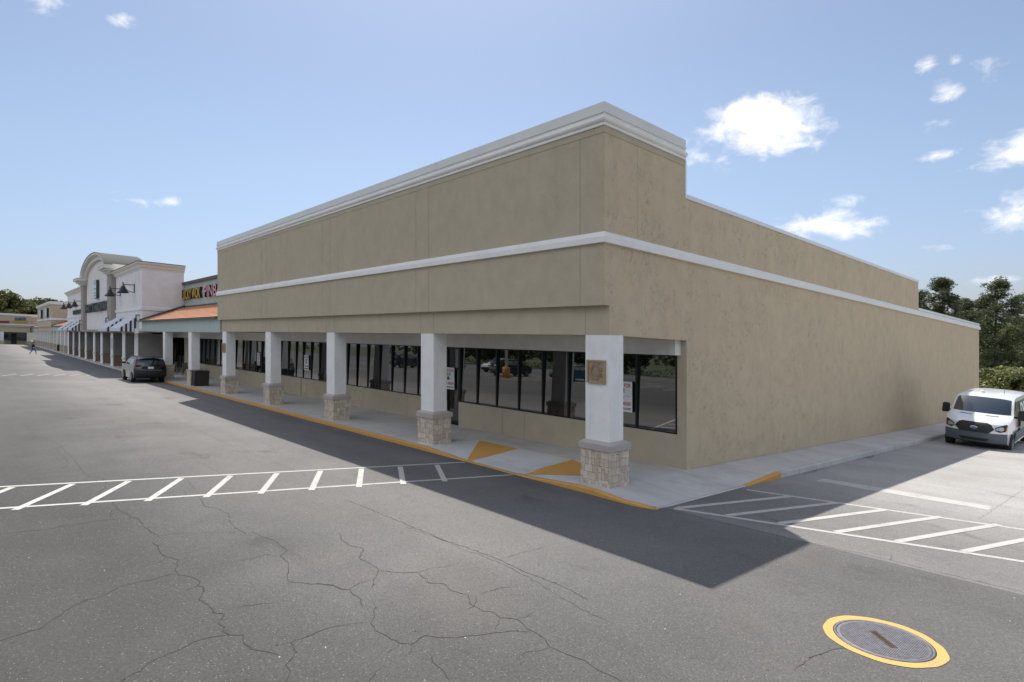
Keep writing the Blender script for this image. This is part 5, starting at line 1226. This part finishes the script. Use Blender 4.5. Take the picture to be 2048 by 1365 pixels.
def make_pine(seed, h, label, cat='pine tree', name='pine_tree', group=None, dens=1.0):
    rn = random.Random(seed); root = empty(name, (0, 0, 0), label=label, cat=cat, group=group)
    t = MB(); lv = MB(); x = y = 0; pts = [(0, 0, -.5)]
    for i in range(1, 9): x += rn.uniform(-.14, .14); y += rn.uniform(-.14, .14); pts.append((x, y, h * i / 8))
    for i, (p, q) in enumerate(zip(pts, pts[1:])): t.tube(p, q, .30 * (1 - i / 9.5) * h / 18, .30 * (1 - (i + 1) / 9.5) * h / 18, 8)
    n = int(38 * dens + h * .8)
    for i in range(n):
        f = .20 + .80 * (i + rn.random()) / n; z = h * f; k = f * 8; i0 = min(7, int(k)); base = Vector(pts[i0]).lerp(Vector(pts[i0 + 1]), k - i0)
        reach = h * (.035 + .27 * (1 - f) ** .75 * rn.uniform(.55, 1.2)) if f > .45 else h * rn.uniform(.12, .26)
        a = rn.uniform(0, 2 * math.pi); e = base + Vector((math.cos(a) * reach, math.sin(a) * reach, reach * rn.uniform(.0, .45)))
        m = base.lerp(e, .55) + Vector((0, 0, -reach * .05)); t.tube(base, m, .07 * h / 18, .045 * h / 18, 5); t.tube(m, e, .045 * h / 18, .02, 5)
        for c_ in range(rn.randint(4, 6)):
            q = base.lerp(e, rn.uniform(.4, 1.08)) + Vector((rn.uniform(-1, 1), rn.uniform(-1, 1), rn.uniform(-.25, .5))) * h * .036
            leaf_cloud(lv, rn, q, h * rn.uniform(.032, .060), int(50), h * .0135, .7, True)
    leaf_cloud(lv, rn, (pts[-1][0], pts[-1][1], h * .99), h * .045, 110, h * .0125, .9, True)
    t.build('trunk', M['bark'], root); lv.build('crown', M['pine'], root); return root
def make_broad(seed, h, w, label, mat='oak', cat='tree', name='broadleaf_tree', group=None, n=70, leaf=.16, bottom=.25):
    rn = random.Random(seed); root = empty(name, (0, 0, 0), label=label, cat=cat, group=group)
    t = MB(); lv = MB(); t.tube((0, 0, -.5), (0, 0, h * .3), h * .03, h * .022, 9)
    for i in range(9):
        a = 2 * math.pi * i / 9 + rn.uniform(-.3, .3); e = Vector((math.cos(a) * w * rn.uniform(.25, .42), math.sin(a) * w * rn.uniform(.25, .42), h * rn.uniform(.5, .82))); m = Vector((e.x * .4, e.y * .4, h * .48)); t.tube((0, 0, h * .28), m, h * .016, h * .011, 6); t.tube(m, e, h * .011, h * .004, 5)
    for i in range(n):
        u = Vector((rn.gauss(0, 1), rn.gauss(0, 1), rn.gauss(0, 1))).normalized(); rr = rn.uniform(.55, 1) ** .5
        zc = h * (bottom + (1 - bottom) / 2); c = Vector((u.x * w / 2 * rr * .86, u.y * w / 2 * rr * .86, zc + u.z * h * (1 - bottom) / 2 * rr * .86))
        leaf_cloud(lv, rn, c, w * rn.uniform(.07, .13), 85, leaf, .8)
    t.build('trunk', M['bark'], root); lv.build('crown', M[mat], root); return root
G0 = lambda x, y: gz(x, y) - .1
def place(o, x, y, s=1.0, r=0.0, z=None, label=None): 
    o.location = (x, y, G0(x, y) if z is None else z); o.scale = (s, s, s); o.rotation_euler = (0, 0, r)
    if label: o['label'] = label
    return o
PN = [make_pine(11, 15.0, '', group='pines behind the corner store'), make_pine(23, 13.5, '', group='pines behind the corner store'), make_pine(35, 12.0, '', group='pines behind the corner store', dens=.8)]
used = set()
for sd, x, y, s, r, lab in [
    (0, -19.31, 89.22, 0.9, 5.18, 'tall pine with a ragged top just right of the stepped parapet'),
    (1, -12.28, 79.09, 0.905, 3.58, 'large dark pine with a rounded top behind the white van'),
    (2, -19.28, 101.22, 0.941, 4.86, 'shorter pine in the gap between the two tall pines'),
    (0, -10.15, 87.45, 0.763, 5.83, 'tall pine at the right edge of the picture'),
    (1, -23.71, 99.28, 0.924, 4.93, 'pine half hidden by the stepped parapet'),
    (0, -18.91, 110.61, 0.772, 5.59, 'pine behind and left of the large dark pine'),
    (2, -14.56, 109.46, 0.983, 2.4, 'pine behind the large dark pine, to its right'),
    (1, -8.67, 101.05, 0.909, 3.6, 'pine beyond the right edge of the picture'),
    (1, -22.77, 112.3, 0.887, 1.33, 'rear pine between the two tall pines'),
    (0, -5.06, 99.09, 0.738, 3.71, 'pine standing alone far right of the lot'),
]:
    o = PN[sd] if sd not in used else copy_tree(PN[sd]); used.add(sd); place(o, x, y, s, r, label=lab)
BR = [make_broad(3, 18, 15, '', n=140, leaf=.34, group='broadleaf trees round the site'), make_broad(5, 15, 16, '', n=130, leaf=.36, group='broadleaf trees round the site'), make_broad(8, 7, 8, '', n=85, leaf=.22, bottom=.05, group='broadleaf trees round the site')]
used = set()
for sd, x, y, s, r, lab in [
    (0, -245.06, 5.58, 0.933, 2.84, 'big dark rounded tree above the cross wing at the far left'),
    (1, -252.74, 12.0, 0.927, 3.11, 'olive tree beside the big dark one, above the cross wing'),
    (1, -260.66, 16.65, 1.045, 5.73, 'olive tree left of the far beige store top'),
    (1, -263.72, 20.73, 1.042, 0.55, 'olive tree peeping over the far beige store'),
    (0, -267.1, 24.44, 0.803, 5.47, 'tree top just left of the white store'),
    (1, -256.95, -1.66, 1.094, 1.53, 'tree beyond the left edge of the picture'),
    (0, -260.59, 9.25, 0.739, 4.28, 'dark low tree right of the big dark rounded one'),
    (0, -263.35, -8.78, 0.796, 5.19, 'farthest left tree behind the cross wing'),
    (2, -17.46, 97.26, 1.153, 4.16, 'low leafy tree under the pines, right of the store end'),
    (2, -15.22, 102.75, 1.102, 5.23, 'low leafy tree behind the hedge, below the large pine'),
    (2, -12.65, 102.62, 1.2, 2.27, 'low leafy tree at the right edge under the pines'),
    (2, -24.92, 121.88, 1.551, 0.04, 'leafy tree behind the low end of the corner store'),
    (2, -9.34, 103.31, 1.195, 4.11, 'low leafy tree beyond the right edge'),
    (2, -110.18, -44.26, 0.93, 0.51, 'first roadside tree along the rear hedge of the open lot'),
    (2, -101.36, -45.32, 1.2, 1.85, 'second roadside tree along the rear hedge of the open lot'),
    (2, -92.98, -45.97, 1.16, 0.95, 'third roadside tree along the rear hedge of the open lot'),
    (2, -84.38, -47.03, 1.23, 5.97, 'fourth roadside tree along the rear hedge of the open lot'),
    (2, -73.0, -46.28, 1.1, 1.61, 'fifth roadside tree along the rear hedge of the open lot'),
    (2, -67.36, -48.86, 1.11, 1.91, 'sixth roadside tree along the rear hedge of the open lot'),
    (2, -56.68, -44.54, 1.14, 3.36, 'seventh roadside tree along the rear hedge of the open lot'),
    (2, -47.96, -48.88, 1.05, 0.82, 'eighth roadside tree along the rear hedge of the open lot'),
    (2, -37.56, -44.01, 1.2, 1.09, 'ninth roadside tree along the rear hedge of the open lot'),
    (2, -26.73, -45.02, 1.23, 5.44, 'tenth roadside tree along the rear hedge of the open lot'),
    (2, -17.95, -45.05, 1.06, 5.89, 'eleventh roadside tree along the rear hedge of the open lot'),
    (2, -7.85, -48.19, 1.24, 4.29, 'twelfth roadside tree along the rear hedge of the open lot'),
    (2, -0.55, -46.35, 1.12, 5.55, 'last roadside tree along the rear hedge of the open lot'),
]:
    o = BR[sd] if sd not in used else copy_tree(BR[sd]); used.add(sd); place(o, x, y, s, r, label=lab)
    if 'roadside' in lab: o['group'] = 'roadside trees along the rear hedge'
SH = make_broad(14, 3.3, 4.2, '', 'shrub', 'shrub', 'shrub', 'pale green shrubs behind the van', 95, .11, .0)
first = True
for x, y, s, r, lab in [
    (-9.94, 59.25, 1.116, 3.79, 'yellowish shrub at the foot of the store end wall'),
    (-8.7, 59.14, 1.18, 0.58, 'pale green shrub right behind the van roof'),
    (-7.88, 61.54, 1.186, 3.55, 'pale green shrub at the right edge behind the van'),
    (-6.92, 64.11, 1.207, 4.72, 'shrub just beyond the right edge'),
    (-12.16, 65.75, 1.034, 4.36, 'shrub hidden mostly by the store end wall'),
    (-5.86, 68.28, 1.158, 3.44, 'shrub farther right behind the van'),
]:
    o = SH if first else copy_tree(SH); first = False; place(o, x, y, s, r, label=lab)
hd = MB(); rn = random.Random(6)
for i in range(230): leaf_cloud(hd, rn, (-115 + i * .56, -42.6 + rn.uniform(-.5, .5), gz(-40, -42) + rn.uniform(.2, .9)), rn.uniform(.5, .8), 22, .17, .7)
tag(hd.build('hedge', M['shrub']), 'long low hedge behind the open lot', 'hedge')
wd = MB(); rn = random.Random(31)
for i in range(150):
    a = R(rn.uniform(-62, 62)) if i % 3 else R(rn.uniform(90, 262)); rr_ = rn.uniform(210, 290); cx, cy = (-60 + math.sin(a) * rr_, 20 + math.cos(a) * rr_)
    if i % 3 == 0 and -330 < cx < 70 and -60 < cy < 62: continue
    leaf_cloud(wd, rn, (cx, cy, gz(cx, cy) + rn.uniform(3, 6)), rn.uniform(6, 9), 90, 1.5, .75)
tag(wd.build('distant_woods', M['oak']), kind='stuff')
ux, uy = (-9.51, 61.23)
uc = empty('utility_cabinet', (ux, uy, G0(ux, uy)), label='white utility cabinet among the shrubs behind the van', cat='utility box')
MB().box(-.27, .27, -.25, .25, 0, 2.72).build('cabinet', M['white'], uc); MB().box(-.31, .31, -.29, .29, 2.72, 2.8).build('lid', M['white_metal'], uc); MB().box(-.275, -.271, -.2, .2, .4, 2.5).build('door', M['offwhite'], uc)
def upole(x, y, h, lab):
    o = empty('utility_pole', (x, y, G0(x, y)), (0, 0, R(40)), lab, 'utility pole', 'utility poles behind the stores')
    MB().tube((0, 0, 0), (0, 0, h), .16, .11, 10).build('pole', M['bark'], o); MB().box(-1.1, 1.1, -.05, .05, h - .6, h - .48).build('cross_arm', M['bark'], o); return o
pa, pc = (-32.05, 95.98), (-7.14, 87.8)
upole(*pa, 12.6, 'wooden utility pole hidden behind the corner store'); upole(*pc, 10.9, 'wooden utility pole just past the right edge, behind the van')
za, zc = G0(*pa) + 12.1, G0(*pc) + 10.4
for k, (lab, dz) in enumerate((('upper power line crossing in front of the pines', 0), ('lower thin power line crossing in front of the pines', -.55))):
    b = MB(); pts = [(pa[0] + (pc[0] - pa[0]) * t, pa[1] + (pc[1] - pa[1]) * t, za + (zc - za) * t + dz - 3.2 * t * (1 - t) * .35) for t in [i / 24 for i in range(25)]]; b.path(pts, .022 - .006 * k, 5)
    tag(b.build('power_line', M['black']), lab, 'power line')
